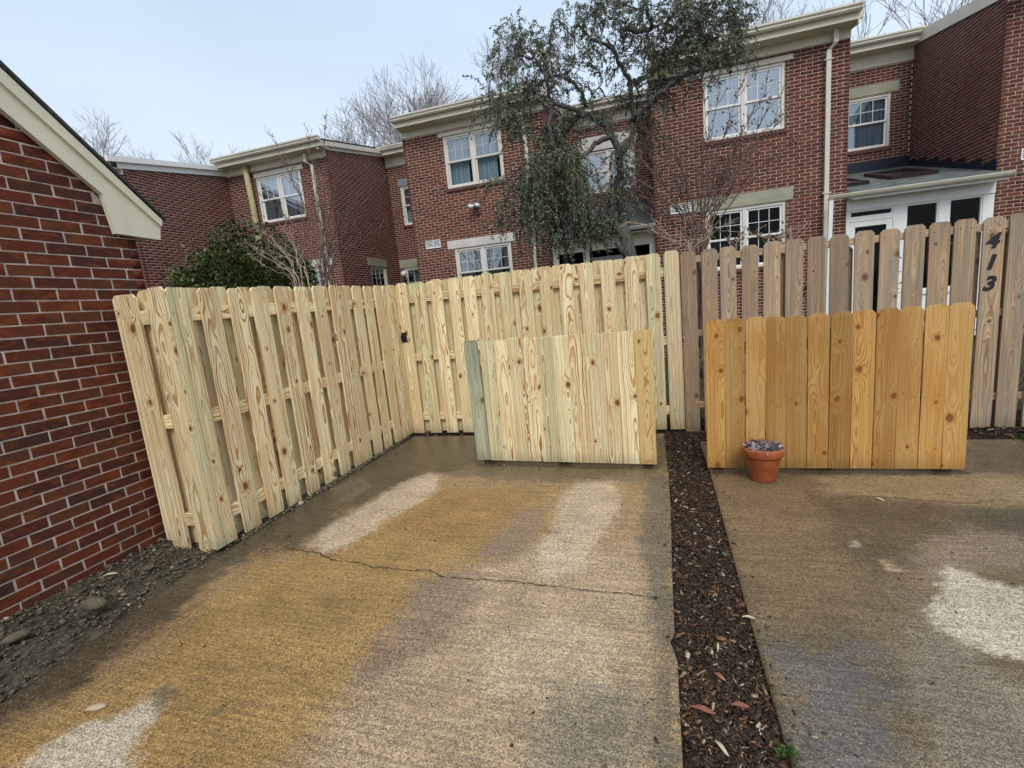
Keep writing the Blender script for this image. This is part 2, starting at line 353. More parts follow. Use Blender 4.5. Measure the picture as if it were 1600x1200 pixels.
class MB:
    """collects shapes, then builds ONE mesh"""
    def __init__(s): s.v = []; s.f = []
    def poly(s, pts, faces):
        b = len(s.v); s.v += [tuple(p) for p in pts]; s.f += [tuple(b + i for i in f) for f in faces]; return s
    def box(s, a, b):
        (x0, y0, z0), (x1, y1, z1) = a, b
        if x0 > x1: x0, x1 = x1, x0
        if y0 > y1: y0, y1 = y1, y0
        if z0 > z1: z0, z1 = z1, z0
        return s.poly([(x0, y0, z0), (x1, y0, z0), (x1, y1, z0), (x0, y1, z0), (x0, y0, z1), (x1, y0, z1), (x1, y1, z1), (x0, y1, z1)],
                      [(0, 3, 2, 1), (4, 5, 6, 7), (0, 1, 5, 4), (1, 2, 6, 5), (2, 3, 7, 6), (3, 0, 4, 7)])
    def prism(s, poly, vec):
        """extrude a planar 3D polygon along vec"""
        n = len(poly); vec = Vector(vec); A = [Vector(p) for p in poly]; B = [p + vec for p in A]
        return s.poly(A + B, [tuple(range(n))[::-1], tuple(range(n, 2 * n))] + [(i, (i + 1) % n, n + (i + 1) % n, n + i) for i in range(n)])
    def tube(s, pts, rad, sides=8, caps=True):
        pts = [Vector(p) for p in pts]; n = len(pts); rad = rad if hasattr(rad, '__len__') else [rad] * n
        b = len(s.v); up = None
        for i, p in enumerate(pts):
            d = (pts[min(i + 1, n - 1)] - pts[max(i - 1, 0)]).normalized()
            if up is None: up = Vector((0, 0, 1)) if abs(d.z) < .9 else Vector((1, 0, 0))
            a = d.cross(up).normalized(); c = d.cross(a).normalized(); up = c * -1 if False else up
            for k in range(sides):
                t = 2 * math.pi * k / sides
                s.v.append(tuple(p + (a * math.cos(t) + c * math.sin(t)) * rad[i]))
        for i in range(n - 1):
            for k in range(sides):
                k2 = (k + 1) % sides
                s.f.append((b + i * sides + k, b + i * sides + k2, b + (i + 1) * sides + k2, b + (i + 1) * sides + k))
        if caps:
            s.f.append(tuple(b + k for k in range(sides))[::-1]); s.f.append(tuple(b + (n - 1) * sides + k for k in range(sides)))
        return s
    def lathe(s, prof, sides=28, c=(0, 0, 0), scale=1.):
        b = len(s.v); n = len(prof); k_ = scale
        for r, z in [(a_ * k_, z_ * k_) for a_, z_ in prof]:
            for k in range(sides):
                t = 2 * math.pi * k / sides; s.v.append((c[0] + r * math.cos(t), c[1] + r * math.sin(t), c[2] + z))
        for i in range(n - 1):
            for k in range(sides):
                k2 = (k + 1) % sides; s.f.append((b + i * sides + k, b + i * sides + k2, b + (i + 1) * sides + k2, b + (i + 1) * sides + k))
        return s
    def mesh(s, name, mat, smooth=False):
        me = bpy.data.meshes.new(name); me.from_pydata(s.v, [], s.f); me.materials.append(mat)
        if smooth: me.shade_smooth()
        me.update(); return me
    def build(s, name, mat, parent=None, world=False, smooth=False):
        return link(name, s.mesh(name, mat, smooth), parent, world)

def quads(name, V, F, mat, parent=None, world=True, smooth=False):
    """fast mesh from numpy arrays of vertices and quads (or triangles)"""
    V = np.asarray(V, np.float32).reshape(-1, 3); F = np.asarray(F, np.int32); k = F.shape[1]
    me = bpy.data.meshes.new(name); me.vertices.add(len(V)); me.vertices.foreach_set('co', V.ravel())
    me.loops.add(F.size); me.loops.foreach_set('vertex_index', F.ravel()); me.polygons.add(len(F))
    me.polygons.foreach_set('loop_start', np.arange(0, F.size, k, dtype=np.int32))
    me.materials.append(mat); me.update(calc_edges=True)
    if smooth: me.shade_smooth()
    return link(name, me, parent, world)

def segs(name, S, sides, mat, parent=None):
    """tapered prisms for twigs: S rows = x0 y0 z0 x1 y1 z1 r0 r1"""
    S = np.asarray(S, float); A, B = S[:, :3], S[:, 3:6]; D = B - A; D /= np.linalg.norm(D, axis=1)[:, None] + 1e-9
    U = np.where(np.abs(D[:, 2:3]) < .9, np.array([[0, 0, 1.]]), np.array([[1., 0, 0]])); P = np.cross(D, U); P /= np.linalg.norm(P, axis=1)[:, None]; Q = np.cross(D, P)
    V = np.empty((len(S), 2 * sides, 3))
    for k in range(sides):
        t = 2 * math.pi * k / sides; o = P * math.cos(t) + Q * math.sin(t)
        V[:, k] = A + o * S[:, 6:7]; V[:, sides + k] = B + o * S[:, 7:8]
    b = (np.arange(len(S)) * 2 * sides)[:, None]
    F = np.concatenate([b + np.array([[k, (k + 1) % sides, sides + (k + 1) % sides, sides + k]]) for k in range(sides)])
    return quads(name, V, F, mat, parent)

def leaves(name, P, D, size, mat, parent=None, width=.45, jit=.3):
    """one bent quad pair per leaf: P position, D direction, size array"""
    n = len(P); P = np.asarray(P); D = np.asarray(D) + rng.normal(0, jit, (n, 3)); D /= np.linalg.norm(D, axis=1)[:, None] + 1e-9
    R = rng.normal(0, 1, (n, 3)); W = np.cross(D, R); W /= np.linalg.norm(W, axis=1)[:, None] + 1e-9; N = np.cross(W, D)
    s = np.asarray(size)[:, None]; w_ = s * width * .5
    a = P; m1 = P + D * s * .5 + W * w_ + N * s * .08; m2 = P + D * s * .5 - W * w_ + N * s * .08; t = P + D * s
    V = np.stack([a, m1, t, m2], 1)
    F = (np.arange(n) * 4)[:, None] + np.array([[0, 1, 2, 3]])
    return quads(name, V, F, mat, parent)

def boxes_arr(C, X, Y, Z):
    """centres and half-axes -> vertices, faces of many boxes"""
    n = len(C); sg = np.array([(-1, -1, -1), (1, -1, -1), (1, 1, -1), (-1, 1, -1), (-1, -1, 1), (1, -1, 1), (1, 1, 1), (-1, 1, 1)])
    V = C[:, None] + sg[None, :, 0:1] * X[:, None] + sg[None, :, 1:2] * Y[:, None] + sg[None, :, 2:3] * Z[:, None]
    q = np.array([(0, 3, 2, 1), (4, 5, 6, 7), (0, 1, 5, 4), (1, 2, 6, 5), (2, 3, 7, 6), (3, 0, 4, 7)])
    F = ((np.arange(n) * 8)[:, None, None] + q[None]).reshape(-1, 4)
    return V, F

# ------------------------------------------------------------------ numpy noise for the stain map
def vnoise(X, Y, sc, seed):
    r = np.random.default_rng(seed); T = r.random((64, 64)); x = X * sc; y = Y * sc
    xi = np.floor(x).astype(int); yi = np.floor(y).astype(int); fx = x - xi; fy = y - yi; fx = fx * fx * (3 - 2 * fx); fy = fy * fy * (3 - 2 * fy)
    g = lambda a, b: T[a % 64, b % 64]
    return (g(xi, yi) * (1 - fx) + g(xi + 1, yi) * fx) * (1 - fy) + (g(xi, yi + 1) * (1 - fx) + g(xi + 1, yi + 1) * fx) * fy
def fbm(X, Y, sc, seed, oct=4):
    s = 0; a = .5
    for i in range(oct): s = s + a * vnoise(X, Y, sc * 2 ** i, seed + i); a *= .5
    return s / (1 - .5 ** oct) - .5
def inpoly(X, Y, pts):
    """signed distance to polygon (negative inside)"""
    P = np.array(pts); d = np.full(X.shape, 1e9); ins = np.zeros(X.shape, bool)
    for i in range(len(P)):
        ax, ay = P[i]; bx, by = P[(i + 1) % len(P)]; ex, ey = bx - ax, by - ay
        t = np.clip(((X - ax) * ex + (Y - ay) * ey) / (ex * ex + ey * ey + 1e-12), 0, 1)
        d = np.minimum(d, np.hypot(X - ax - t * ex, Y - ay - t * ey))
        c = ((ay > Y) != (by > Y)) & (X < ex * (Y - ay) / (ey + 1e-12) + ax); ins ^= c
    return np.where(ins, -d, d)

def slab(name, rows, left, right, stains_shade, base, basewet, label_seed, thick=.11):
    """a poured slab: rows = y values, left/right give the edges x(y)"""
    nu = 200 if name == 'driveway' else 170
    ys = np.array(rows); u = np.linspace(0, 1, nu)
    XL = np.array([left(y) for y in ys]); XR = np.array([right(y) for y in ys])
    X = XL[:, None] * (1 - u[None]) + XR[:, None] * u[None]; Y = np.repeat(ys[:, None], nu, 1)
    Z = .0018 * fbm(X, Y, 9, 3) + .004 * fbm(X, Y, 1.3, 8)
    C = np.empty(X.shape + (4,)); C[..., :3] = base; C[..., 3] = basewet
    big = fbm(X, Y, 1.6, label_seed, 5); C[..., :3] *= (1 + .7 * big)[..., None]
    for col, wet, soft, amt, pts in stains_shade:
        if col is None: continue
        wp = [tuple(G(*p)[:2]) for p in pts]
        d = inpoly(X, Y, wp) + max(soft, .05) * 1.5 * fbm(X, Y, 3.5, label_seed + 11, 5) + max(soft, .05) * 1.3 * fbm(X, Y, 14, label_seed + 5, 4) + max(soft, .06) * 1.1 * fbm(X, Y, 45, label_seed + 15, 2)
        k = np.clip(.5 - d / (1.3 * soft), 0, 1); k = (k * k * (3 - 2 * k) * amt)[..., None]
        C[..., :3] = C[..., :3] * (1 - k) + np.array(col) * k; C[..., 3:] = C[..., 3:] * (1 - k) + wet * k
    mott = fbm(X, Y, 6, label_seed + 30, 5); C[..., :3] *= (1 + .45 * mott)[..., None]
    V = np.stack([X, Y, Z], -1).reshape(-1, 3); nr = len(ys)
    i = np.arange(nr - 1)[:, None] * nu + np.arange(nu - 1)[None]
    F = np.stack([i, i + 1, i + nu + 1, i + nu], -1).reshape(-1, 4)
    # skirt down the edges
    edge = np.concatenate([np.arange(nu), np.arange(1, nr) * nu + nu - 1, (nr - 1) * nu + np.arange(nu - 2, -1, -1), np.arange(nr - 2, 0, -1) * nu])
    SV = V[edge].copy(); SV[:, 2] = -thick; b = len(V); m = len(edge)
    F2 = np.array([(edge[(k + 1) % m], edge[k], b + k, b + (k + 1) % m) for k in range(m)])
    V = np.concatenate([V, SV]); F = np.concatenate([F, F2])
    cc = np.concatenate([C.reshape(-1, 4), C.reshape(-1, 4)[edge] * (.8, .8, .8, 1)])
    o = quads(name, V, F, CONC, None)
    ca = o.data.color_attributes.new('stain_shade', 'FLOAT_COLOR', 'POINT'); ca.data.foreach_set('color', cc.astype(np.float32).ravel())
    return tag(o, kind='structure')

def lerp_fn(pts):
    ys = [p[1] for p in pts]; xs = [p[0] for p in pts]
    return lambda y: float(np.interp(y, ys, xs))

# ------------------------------------------------------------------ GROUND
gv = MB(); gv.poly([(-400, -400, -.12), (400, -400, -.12), (400, 600, -.12), (-400, 600, -.12)], [(0, 1, 2, 3)])
tag(gv.build('ground', LAWN), kind='structure')

L_left = lerp_fn([(-2.4, -6), (-2.45, .4), (-2.62, 1.15), (-2.66, 1.5), (-2.73, 1.85), (-2.72, 2.2), (-2.735, 2.7), (-2.735, 3.3), (-2.70, 4.78)])
L_right = lerp_fn([(.03, -6), (.05, 1.245), (.061, 1.68), (.035, 1.80), (.061, 1.85), (.073, 2.25), (.10, 2.9), (.123, 3.66), (.128, 4.78)])
R_left = lerp_fn([(.30, -6), (.361, 1.306), (.378, 2.045), (.407, 2.916), (.43, 3.673), (.44, 4.50)])
GOLD = (.315, .190, .068); GOLD2 = (.30, .165, .060); WETD = (.082, .062, .038); BEIGE = (.40, .295, .180); MAUVE = (.235, .170, .118)
PALE = (.56, .45, .31); GREYD = (.135, .108, .076); PALER = (.54, .46, .345)
left_stains_shade = [
    (GOLD, .6, .20, .9, [(640, 760), (850, 770), (870, 830), (790, 870), (700, 900), (640, 990), (560, 1080), (500, 1180), (430, 1400), (-300, 1400), (-100, 1190), (60, 1130), (200, 1040), (300, 960), (400, 880), (520, 850)]),
    (BEIGE, .25, .16, .9, [(860, 850), (1000, 850), (1040, 900), (1050, 1000), (1060, 1400), (300, 1500), (440, 1200), (500, 1130), (560, 1070), (620, 1000), (680, 920), (760, 870)]),
    (MAUVE, .45, .12, .8, [(660, 900), (740, 885), (760, 920), (720, 970), (680, 1000), (630, 1030), (560, 1070), (590, 1000), (630, 950)]),
    (MAUVE, .5, .10, .8, [(770, 820), (800, 790), (850, 790), (845, 830), (820, 860), (770, 880), (740, 870)]),
    (GOLD2, .5, .10, .7, [(700, 765), (800, 765), (830, 800), (760, 850), (670, 850), (620, 830)]),
    ((.50, .39, .25), .15, .10, .7, [(760, 1010), (880, 960), (960, 1000), (940, 1080), (840, 1110), (760, 1080)]),
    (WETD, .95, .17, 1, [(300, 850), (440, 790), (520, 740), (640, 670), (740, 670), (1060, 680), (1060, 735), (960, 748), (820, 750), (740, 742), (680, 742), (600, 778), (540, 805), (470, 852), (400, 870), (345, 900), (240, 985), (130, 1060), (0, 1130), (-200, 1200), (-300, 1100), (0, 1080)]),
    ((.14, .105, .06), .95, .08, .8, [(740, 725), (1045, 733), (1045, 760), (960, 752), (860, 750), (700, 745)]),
    (PALE, .05, .07, .66, [(668, 738), (688, 742), (680, 765), (640, 795), (600, 815), (560, 845), (530, 862), (495, 868), (480, 850), (520, 820), (560, 795), (600, 770), (640, 748)]),
    (PALE, .05, .09, .62, [(905, 756), (955, 752), (968, 770), (965, 800), (940, 850), (905, 890), (860, 905), (838, 890), (850, 850), (870, 810), (885, 775)]),
    (PALER, .0, .06, .85, [(-60, 1260), (60, 1180), (120, 1140), (170, 1122), (235, 1090), (258, 1100), (240, 1130), (215, 1160), (205, 1190), (150, 1260)]),
    (GREYD, .6, .07, .85, [(1010, 745), (1050, 740), (1060, 980), (1080, 1400), (980, 1400), (1005, 1150), (1018, 1000), (1000, 860)]),
    ((.20, .165, .12), .4, .16, .8, [(840, 1130), (930, 1080), (1010, 1060), (1030, 1400), (780, 1400)]),
    (GREYD, .6, .025, .8, [(235, 1085), (262, 1068), (276, 1080), (255, 1105), (240, 1110)]),
    (GREYD, .6, .02, .7, [(325, 1110), (350, 1098), (352, 1112), (330, 1122)]),
    ((.22, .14, .06), .5, .03, .7, [(495, 940), (520, 925), (530, 935), (510, 955)]),
    ((.045, .034, .022), .95, .03, .9, [(742, 715), (1032, 722), (1032, 734), (742, 728)]),  # contact shadow of the pale panel painted into the wet ground
    ((.16, .12, .08), .7, .03, .8, [(515, 765), (560, 742), (580, 760), (540, 790)]),
]
right_stains_shade = [
    (None, 0, 0, 0, []),
    ((.28, .20, .10), .5, .10, .9, [(1290, 748), (1420, 742), (1700, 745), (1700, 800), (1500, 790), (1400, 780), (1290, 772)]),
    ((.19, .13, .068), .6, .16, .8, [(1112, 745), (1260, 750), (1290, 860), (1320, 960), (1240, 990), (1180, 950), (1130, 840)]),
    ((.078, .062, .040), .9, .14, .9, [(1300, 785), (1480, 790), (1700, 805), (1700, 850), (1540, 840), (1460, 850), (1440, 880), (1400, 900), (1330, 860)]),
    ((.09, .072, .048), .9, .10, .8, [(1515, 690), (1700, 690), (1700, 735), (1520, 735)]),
    (MAUVE, .35, .12, .8, [(1490, 820), (1560, 835), (1700, 850), (1700, 900), (1500, 880), (1450, 960), (1420, 930), (1440, 860)]),
    (PALER, .0, .035, .85, [(1482, 888), (1520, 903), (1610, 925), (1750, 950), (1800, 1080), (1600, 1036), (1535, 1015), (1480, 985), (1455, 958), (1470, 925)]),
    ((.105, .095, .082), .95, .20, .9, [(1200, 1000), (1330, 990), (1430, 1080), (1440, 1400), (1230, 1400), (1190, 1080)]),
    ((.24, .20, .145), .4, .09, .7, [(1410, 980), (1480, 1000), (1600, 1060), (1750, 1100), (1700, 1400), (1500, 1400), (1430, 1100)]),
    ((.42, .31, .18), .2, .02, .7, [(1378, 876), (1400, 880), (1416, 893), (1395, 892)]),
    ((.05, .038, .024), .95, .025, .9, [(1104, 728), (1510, 731), (1510, 742), (1104, 740)]),  # painted contact shadow along the amber panel's foot, ground wet there too
    ((.45, .38, .27), .2, .012, .8, [(1334, 848), (1345, 847), (1347, 854), (1336, 855)]),
]
rowsL = np.concatenate([np.linspace(-6, .5, 14)[:-1], np.linspace(.5, 4.78, 300)])
slab('driveway', rowsL, L_left, L_right, left_stains_shade, (.27, .18, .09), .6, 21)
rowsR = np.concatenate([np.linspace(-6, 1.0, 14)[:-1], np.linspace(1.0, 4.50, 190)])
slab('neighbouring_driveway', rowsR, R_left, lambda y: 5.2, right_stains_shade, (.150, .108, .060), .6, 61)

def bed(name, x0, x1, y0, y1, nx, ny, z0, amp, mat, rise=None):
    X, Y = np.meshgrid(np.linspace(x0, x1, nx), np.linspace(y0, y1, ny))
    Z = z0 + amp * fbm(X, Y, 7, 5, 5) + amp * .6 * fbm(X, Y, 30, 9, 3)
    if rise is not None: Z = Z + rise(X, Y)
    i = np.arange(ny - 1)[:, None] * nx + np.arange(nx - 1)[None]
    o = quads(name, np.stack([X, Y, Z], -1), np.stack([i, i + 1, i + nx + 1, i + nx], -1).reshape(-1, 4), mat, smooth=True)
    return tag(o, kind='structure')
bed('mulch_bed', .0, .50, -1.0, 5.2, 50, 420, -.030, .03, MSOIL)
bed('soil_bed', -3.36, -2.40, -1.0, 2.6, 90, 260, -.022, .05, SOIL, lambda X, Y: .035 * np.clip((-2.85 - X) / .5, 0, 1))
bed('fence_line_soil', -3.4, 5.3, 4.50, 5.6, 260, 60, -.045, .03, MSOIL)
bed('fence_side_soil', -3.36, -2.68, 2.6, 4.55, 40, 120, -.035, .03, SOIL)

# crack across the driveway
def crack(pts, wid, name):
    V = []; F = []; P = [G(*p) for p in pts]; Q = []
    for a, b in zip(P[:-1], P[1:]):
        m = max(2, int((b - a).length / .018))
        for k in range(m):
            q = a.lerp(b, k / m); Q.append(Vector((q.x + random.gauss(0, .0025), q.y + random.gauss(0, .004), 0)))
    for k, q in enumerate(Q):
        wd = wid * random.uniform(.35, 1.3) * min(1, k / 12 + .2, (len(Q) - k) / 12 + .2)
        V += [(q.x, q.y - wd, .0042), (q.x, q.y + wd, .0042)]
        if k: F.append((2 * k - 2, 2 * k, 2 * k + 1, 2 * k - 1))
    return tag(quads(name, V, F, CRACKM), kind='structure')
CRACKM = plain('crack_dark', (.035, .024, .016), .9, .3, 30)  # dark ribbon laid on the slab in place of an open crack
crack([(432, 850), (455, 858), (500, 865), (515, 874), (560, 880), (578, 886), (600, 888), (645, 892), (672, 892), (690, 902), (740, 906), (790, 908), (860, 916), (920, 924), (980, 929), (1040, 937)], .0035, 'driveway_crack')
crack([(505, 862), (520, 867), (532, 871), (535, 876), (550, 878)], .002, 'driveway_crack')
crack([(1290, 783), (1340, 776), (1400, 778), (1460, 784), (1510, 787), (1560, 783), (1620, 789)], .0025, 'neighbouring_driveway_crack')
crack([(1418, 745), (1428, 765), (1440, 778)], .0018, 'neighbouring_driveway_crack')

# mulch, clods
def scatter(name, n, region, zf, size, flat, mat, lab=None, dens=None):
    X = []; 
    while len(X) < n:
        x, y = region()
        X.append((x, y))
    X = np.array(X); k = len(X)
    L = size[0] * (size[1] / size[0]) ** rng.random(k); a = rng.random(k) * 2 * math.pi; t = rng.normal(0, .22, k)
    D = np.stack([np.cos(a) * np.cos(t), np.sin(a) * np.cos(t), np.sin(t)], 1)
    S = np.stack([-np.sin(a), np.cos(a), rng.normal(0, .3, k)], 1); S /= np.linalg.norm(S, axis=1)[:, None]; N = np.cross(D, S)
    wd = L * flat[0] * (.5 + rng.random(k)); th = np.clip(L * flat[1], .0012, .02)
    C = np.stack([X[:, 0], X[:, 1], np.array([zf(*p) for p in X]) + rng.random(k) * .012], 1)
    V, F = boxes_arr(C, D * (L / 2)[:, None], S * (wd / 2)[:, None], N * (th / 2)[:, None])
    V = V + (rng.random(V.shape) - .5) * (wd * .45)[:, None, None]
    return quads(name, V, F, mat)
def reg_mulch():
    y = .9 + 3.9 * rng.random() ** 1.3
    return rng.uniform(L_right(y) + .004, R_left(y) - .004), y
tag(scatter('mulch', 26000, reg_mulch, lambda x, y: -.028, (.004, .040), (.26, .07), MULCH), kind='stuff')
def reg_b():
    return rng.uniform(-2.7, 5.0), rng.uniform(4.52, 5.2) if rng.random() < .8 else rng.uniform(4.78, 5.1)
def reg_b2():
    while True:
        x, y = reg_b()
        if x > .1 or y > 4.80: return x, y
tag(scatter('fence_line_mulch', 6000, reg_b2, lambda x, y: -.03, (.01, .05), (.3, .1), MULCH), kind='stuff')
def reg_s():
    y = rng.uniform(.6, 2.55); x1 = L_left(y) - .0; return x1 - (x1 + 3.345) * rng.random() ** .8, y
tag(scatter('soil_clods', 4500, reg_s, lambda x, y: -.012 + .035 * min(1, max(0, (-2.85 - x) / .5)), (.002, .024), (.8, .30), CLODS), kind='stuff')
def reg_p():
    y = rng.uniform(2.3, 4.75); return -2.735 + rng.normal(0, .012), y
tag(scatter('fence_foot_gravel', 500, reg_p, lambda x, y: .002, (.006, .026), (.8, .6), CLODS), kind='stuff')
def reg_e():
    y = .95 + 3.6 * rng.random(); q = rng.random()
    return (L_right(y) - abs(rng.normal(0, .05)) if q < .45 else R_left(y) + abs(rng.normal(0, .05)), y)
tag(scatter('spilled_mulch', 420, reg_e, lambda x, y: -.004, (.004, .022), (.3, .1), MULCH), kind='stuff')
def reg_w():
    q = rng.random()
    if q < .35: return rng.uniform(-2.6, .0), rng.uniform(1.0, 4.6)
    if q < .6: return rng.uniform(.5, 3.2), rng.uniform(1.3, 4.4)
    if q < .8: return rng.uniform(-1.6, .05), 3.78 + rng.normal(0, .05)
    y = rng.uniform(1.2, 4.7); return L_left(y) + abs(rng.normal(0, .07)), y
tag(scatter('slab_grit', 900, reg_w, lambda x, y: -.003, (.003, .012), (.5, .3), MULCH), kind='stuff')

# ------------------------------------------------------------------ brick walls
CO = .0677; BL = .2095; JT = .0088
class Wall:
    """local frame of a wall: x along it, y into it, z up"""
    def __init__(s, parent, p0, ang): s.parent = parent; s.p0 = Vector(p0); s.ang = ang
    def put(s, o, loc=(0, 0, 0)):
        l = Vector(loc); c, sn = math.cos(s.ang), math.sin(s.ang)
        o.parent = s.parent; o.location = s.p0 - root_loc(s.parent) + Vector((c * l.x - sn * l.y, sn * l.x + c * l.y, l.z)); o.rotation_euler = (0, 0, s.ang)
        return o
    def build(s, mb, name, mat, **k): return s.put(mb.build(name, mat, **k))
_bm = {}
def brick_mesh(L, mat, var):
    key = (round(L, 3), mat.name, var)
    if key not in _bm:
        r = random.Random(var * 31 + int(L * 1000)); h = CO - JT; d = .055; c = .0035
        j = lambda a: a + r.uniform(-.0024, .0024)
        m = MB(); P = []
        for (yy, ins) in ((d, 0), (0.0, 0), (-.0035, c * .7)):
            P += [(j(ins), yy, j(ins)), (j(L - ins), yy, j(ins)), (j(L - ins), yy, j(h - ins)), (j(ins), yy, j(h - ins))]
        F = []
        for k in (0, 4): F += [(k + i, k + (i + 1) % 4, k + 4 + (i + 1) % 4, k + 4 + i) for i in range(4)]
        F += [(8, 9, 10, 11)]
        m.poly(P, F); _bm[key] = m.mesh('brick', mat)
    return _bm[key]
def brick_wall(wall, L, top, openings, bmat, mmat, n_ind=0, key=None, z0=-.1, umin=None, skip=None, wname='mortar_wall', phase=0., closers=True, hj=JT):
    mins = min(top(0), top(L))
    us = sorted({0, L} | {v for o in openings for v in o[:2] if 0 < v < L}); zs = sorted({z0, mins} | {v for o in openings for v in o[2:] if z0 < v < mins})
    m = MB()
    for a, b in zip(us[:-1], us[1:]):
        for c, d in zip(zs[:-1], zs[1:]):
            um, zm = (a + b) / 2, (c + d) / 2
            if any(o[0] < um < o[1] and o[2] < zm < o[3] for o in openings): continue
            m.poly([(a, 0, c), (b, 0, c), (b, 0, d), (a, 0, d)], [(0, 1, 2, 3)])
    if abs(top(0) - top(L)) > .01 or max(top(L * k / 10.) for k in range(11)) > mins + .01:
        n = 10
        P = [(L * k / n, 0, mins) for k in range(n + 1)] + [(L * k / n, 0, top(L * k / n)) for k in range(n, -1, -1)]
        m.poly(P, [(k, k + 1, 2 * n - k, 2 * n + 1 - k) for k in range(n)])
    for o in openings:                                  # reveals
        m.poly([(o[0], 0, o[2]), (o[1], 0, o[2]), (o[1], 0, o[3]), (o[0], 0, o[3]), (o[0], .12, o[2]), (o[1], .12, o[2]), (o[1], .12, o[3]), (o[0], .12, o[3])],
               [(0, 4, 5, 1), (1, 5, 6, 2), (2, 6, 7, 3), (3, 7, 4, 0)])
    wo = wall.build(m, wname, mmat)
    B = []; k0 = int(math.floor(z0 / CO)); zmax = max(top(0), top(L), top(L / 2))
    for k in range(k0, int(zmax / CO) + 2):
        z = k * CO + JT / 2; zm = z + CO / 2 - JT / 2; u = -(.5 * BL if k % 2 else 0) - phase
        while u < L:
            a, b = max(u, 0) + hj / 2, min(u + BL, L - (0 if closers else 0)) - hj / 2
            if u + BL >= L: b = L + .004
            if u <= 0: a = -.004 if closers else a
            u += BL
            if b - a < .03: continue
            parts = [(a, b)]
            for o in openings:
                if o[2] - .02 < zm < o[3] + .02:
                    q = []
                    for c, d in parts:
                        if c < o[0]: q.append((c, min(d, o[0] - .001)))
                        if d > o[1]: q.append((max(c, o[1] + .001), d))
                    parts = [p for p in q if p[1] - p[0] > .02]
            for c, d in parts:
                if zm + (.02 if abs(top(0) - top(L)) < .01 else -.09) < top((c + d) / 2) and not (skip and skip((c + d) / 2, zm)): B.append((c, d, z))
    if n_ind:
        B.sort(key=lambda q: key((q[0] + q[1]) / 2, q[2] + .03)); ind, rest = B[:n_ind], B[n_ind:]
    else: ind, rest = [], B
    for c, d, z in ind:
        Lb = round((d - c) / .004) * .004
        wall.put(link('brick', brick_mesh(Lb, bmat, random.randint(0, 4))), (c, 0, z))
    if rest:
        R = np.array(rest); n = len(R); h = CO - JT
        C = np.stack([(R[:, 0] + R[:, 1]) / 2, np.full(n, .0274), R[:, 2] + h / 2], 1)
        X = np.zeros((n, 3)); X[:, 0] = (R[:, 1] - R[:, 0]) / 2 + rng.normal(0, .0008, n); Y = np.zeros((n, 3)); Y[:, 1] = .028 + rng.random(n) * .0006; Z = np.zeros((n, 3)); Z[:, 2] = h / 2
        V, F = boxes_arr(C, X, Y, Z)
        o = quads('bricks', V, F, bmat, None, False); tag(o, kind='stuff'); wall.put(o)
    return wo

# ------------------------------------------------------------------ THE NEAR BRICK SHED
XS = -3.345
shed = thing('brick_shed', (XS, 1.0, 0), 'near red brick shed wall with cream rake board at the left edge', 'shed')
def shed_top(u):
    y = u - 1.0
    return 2.74 - .857 * (y - 1.90) if y < 2.33 else 2.13
w1 = Wall(shed, (XS, -1.0, 0), math.pi / 2)
brick_wall(w1, 3.50, lambda u: min(shed_top(u), 4.6) + .02, [], BRICK_NEAR, MORTAR_NEAR, 300, lambda u, z: 0 if (u > 1.55 + .0 and z > 0) and z < 3.1 - .3 * 0 and u < 3.6 and (u - 1 > .9) else 5 + abs(u - 2.5), phase=.06)
w1b = Wall(shed, (XS, 2.50, 0), math.pi)
brick_wall(w1b, 3.2, lambda u: 2.10, [], BRICK_NEAR, MORTAR_NEAR)
KS = (XS + .045) / -3.22                                     # the outline was read on x = -3.22; the board sits 4.5 cm proud of the wall
sc_rb = lambda q: [(y * KS, 1.41 + (z - 1.41) * KS) for y, z in q]
m = MB()
rb = [(.20, 4.115), (1.856, 2.69), (2.27, 2.335), (2.30, 2.10), (2.585, 2.09), (2.612, 2.225), (1.90, 2.885), (.20, 4.50)]
m.prism([(XS + .008, y, z) for y, z in sc_rb(rb)], (.037, 0, 0)); m.build('rake_board', RAKE, shed, True)
m = MB(); m.prism([(XS + .045, y, z) for y, z in sc_rb([(.20, 4.43), (1.897, 2.80), (2.600, 2.18), (2.612, 2.225), (1.90, 2.885), (.20, 4.50)])], (.020, 0, 0)); m.build('crown_moulding', RAKE, shed, True)
m = MB(); m.prism([(-6.6, 2.505, 2.12), (-6.6, 2.64, 2.12), (-6.6, 2.67, 2.25), (-6.6, 2.505, 2.38)], (6.6 + XS + .006, 0, 0)); m.build('eave_board', RAKE, shed, True)
m = MB(); m.prism([(-6.6, y, z) for y, z in sc_rb([(.2, 4.51), (1.90, 2.893), (2.632, 2.222), (2.636, 2.238), (1.905, 2.918), (.2, 4.535)])], (6.6 + XS + .075, 0, 0)); m.build('roof', SH_DARK, shed, True)

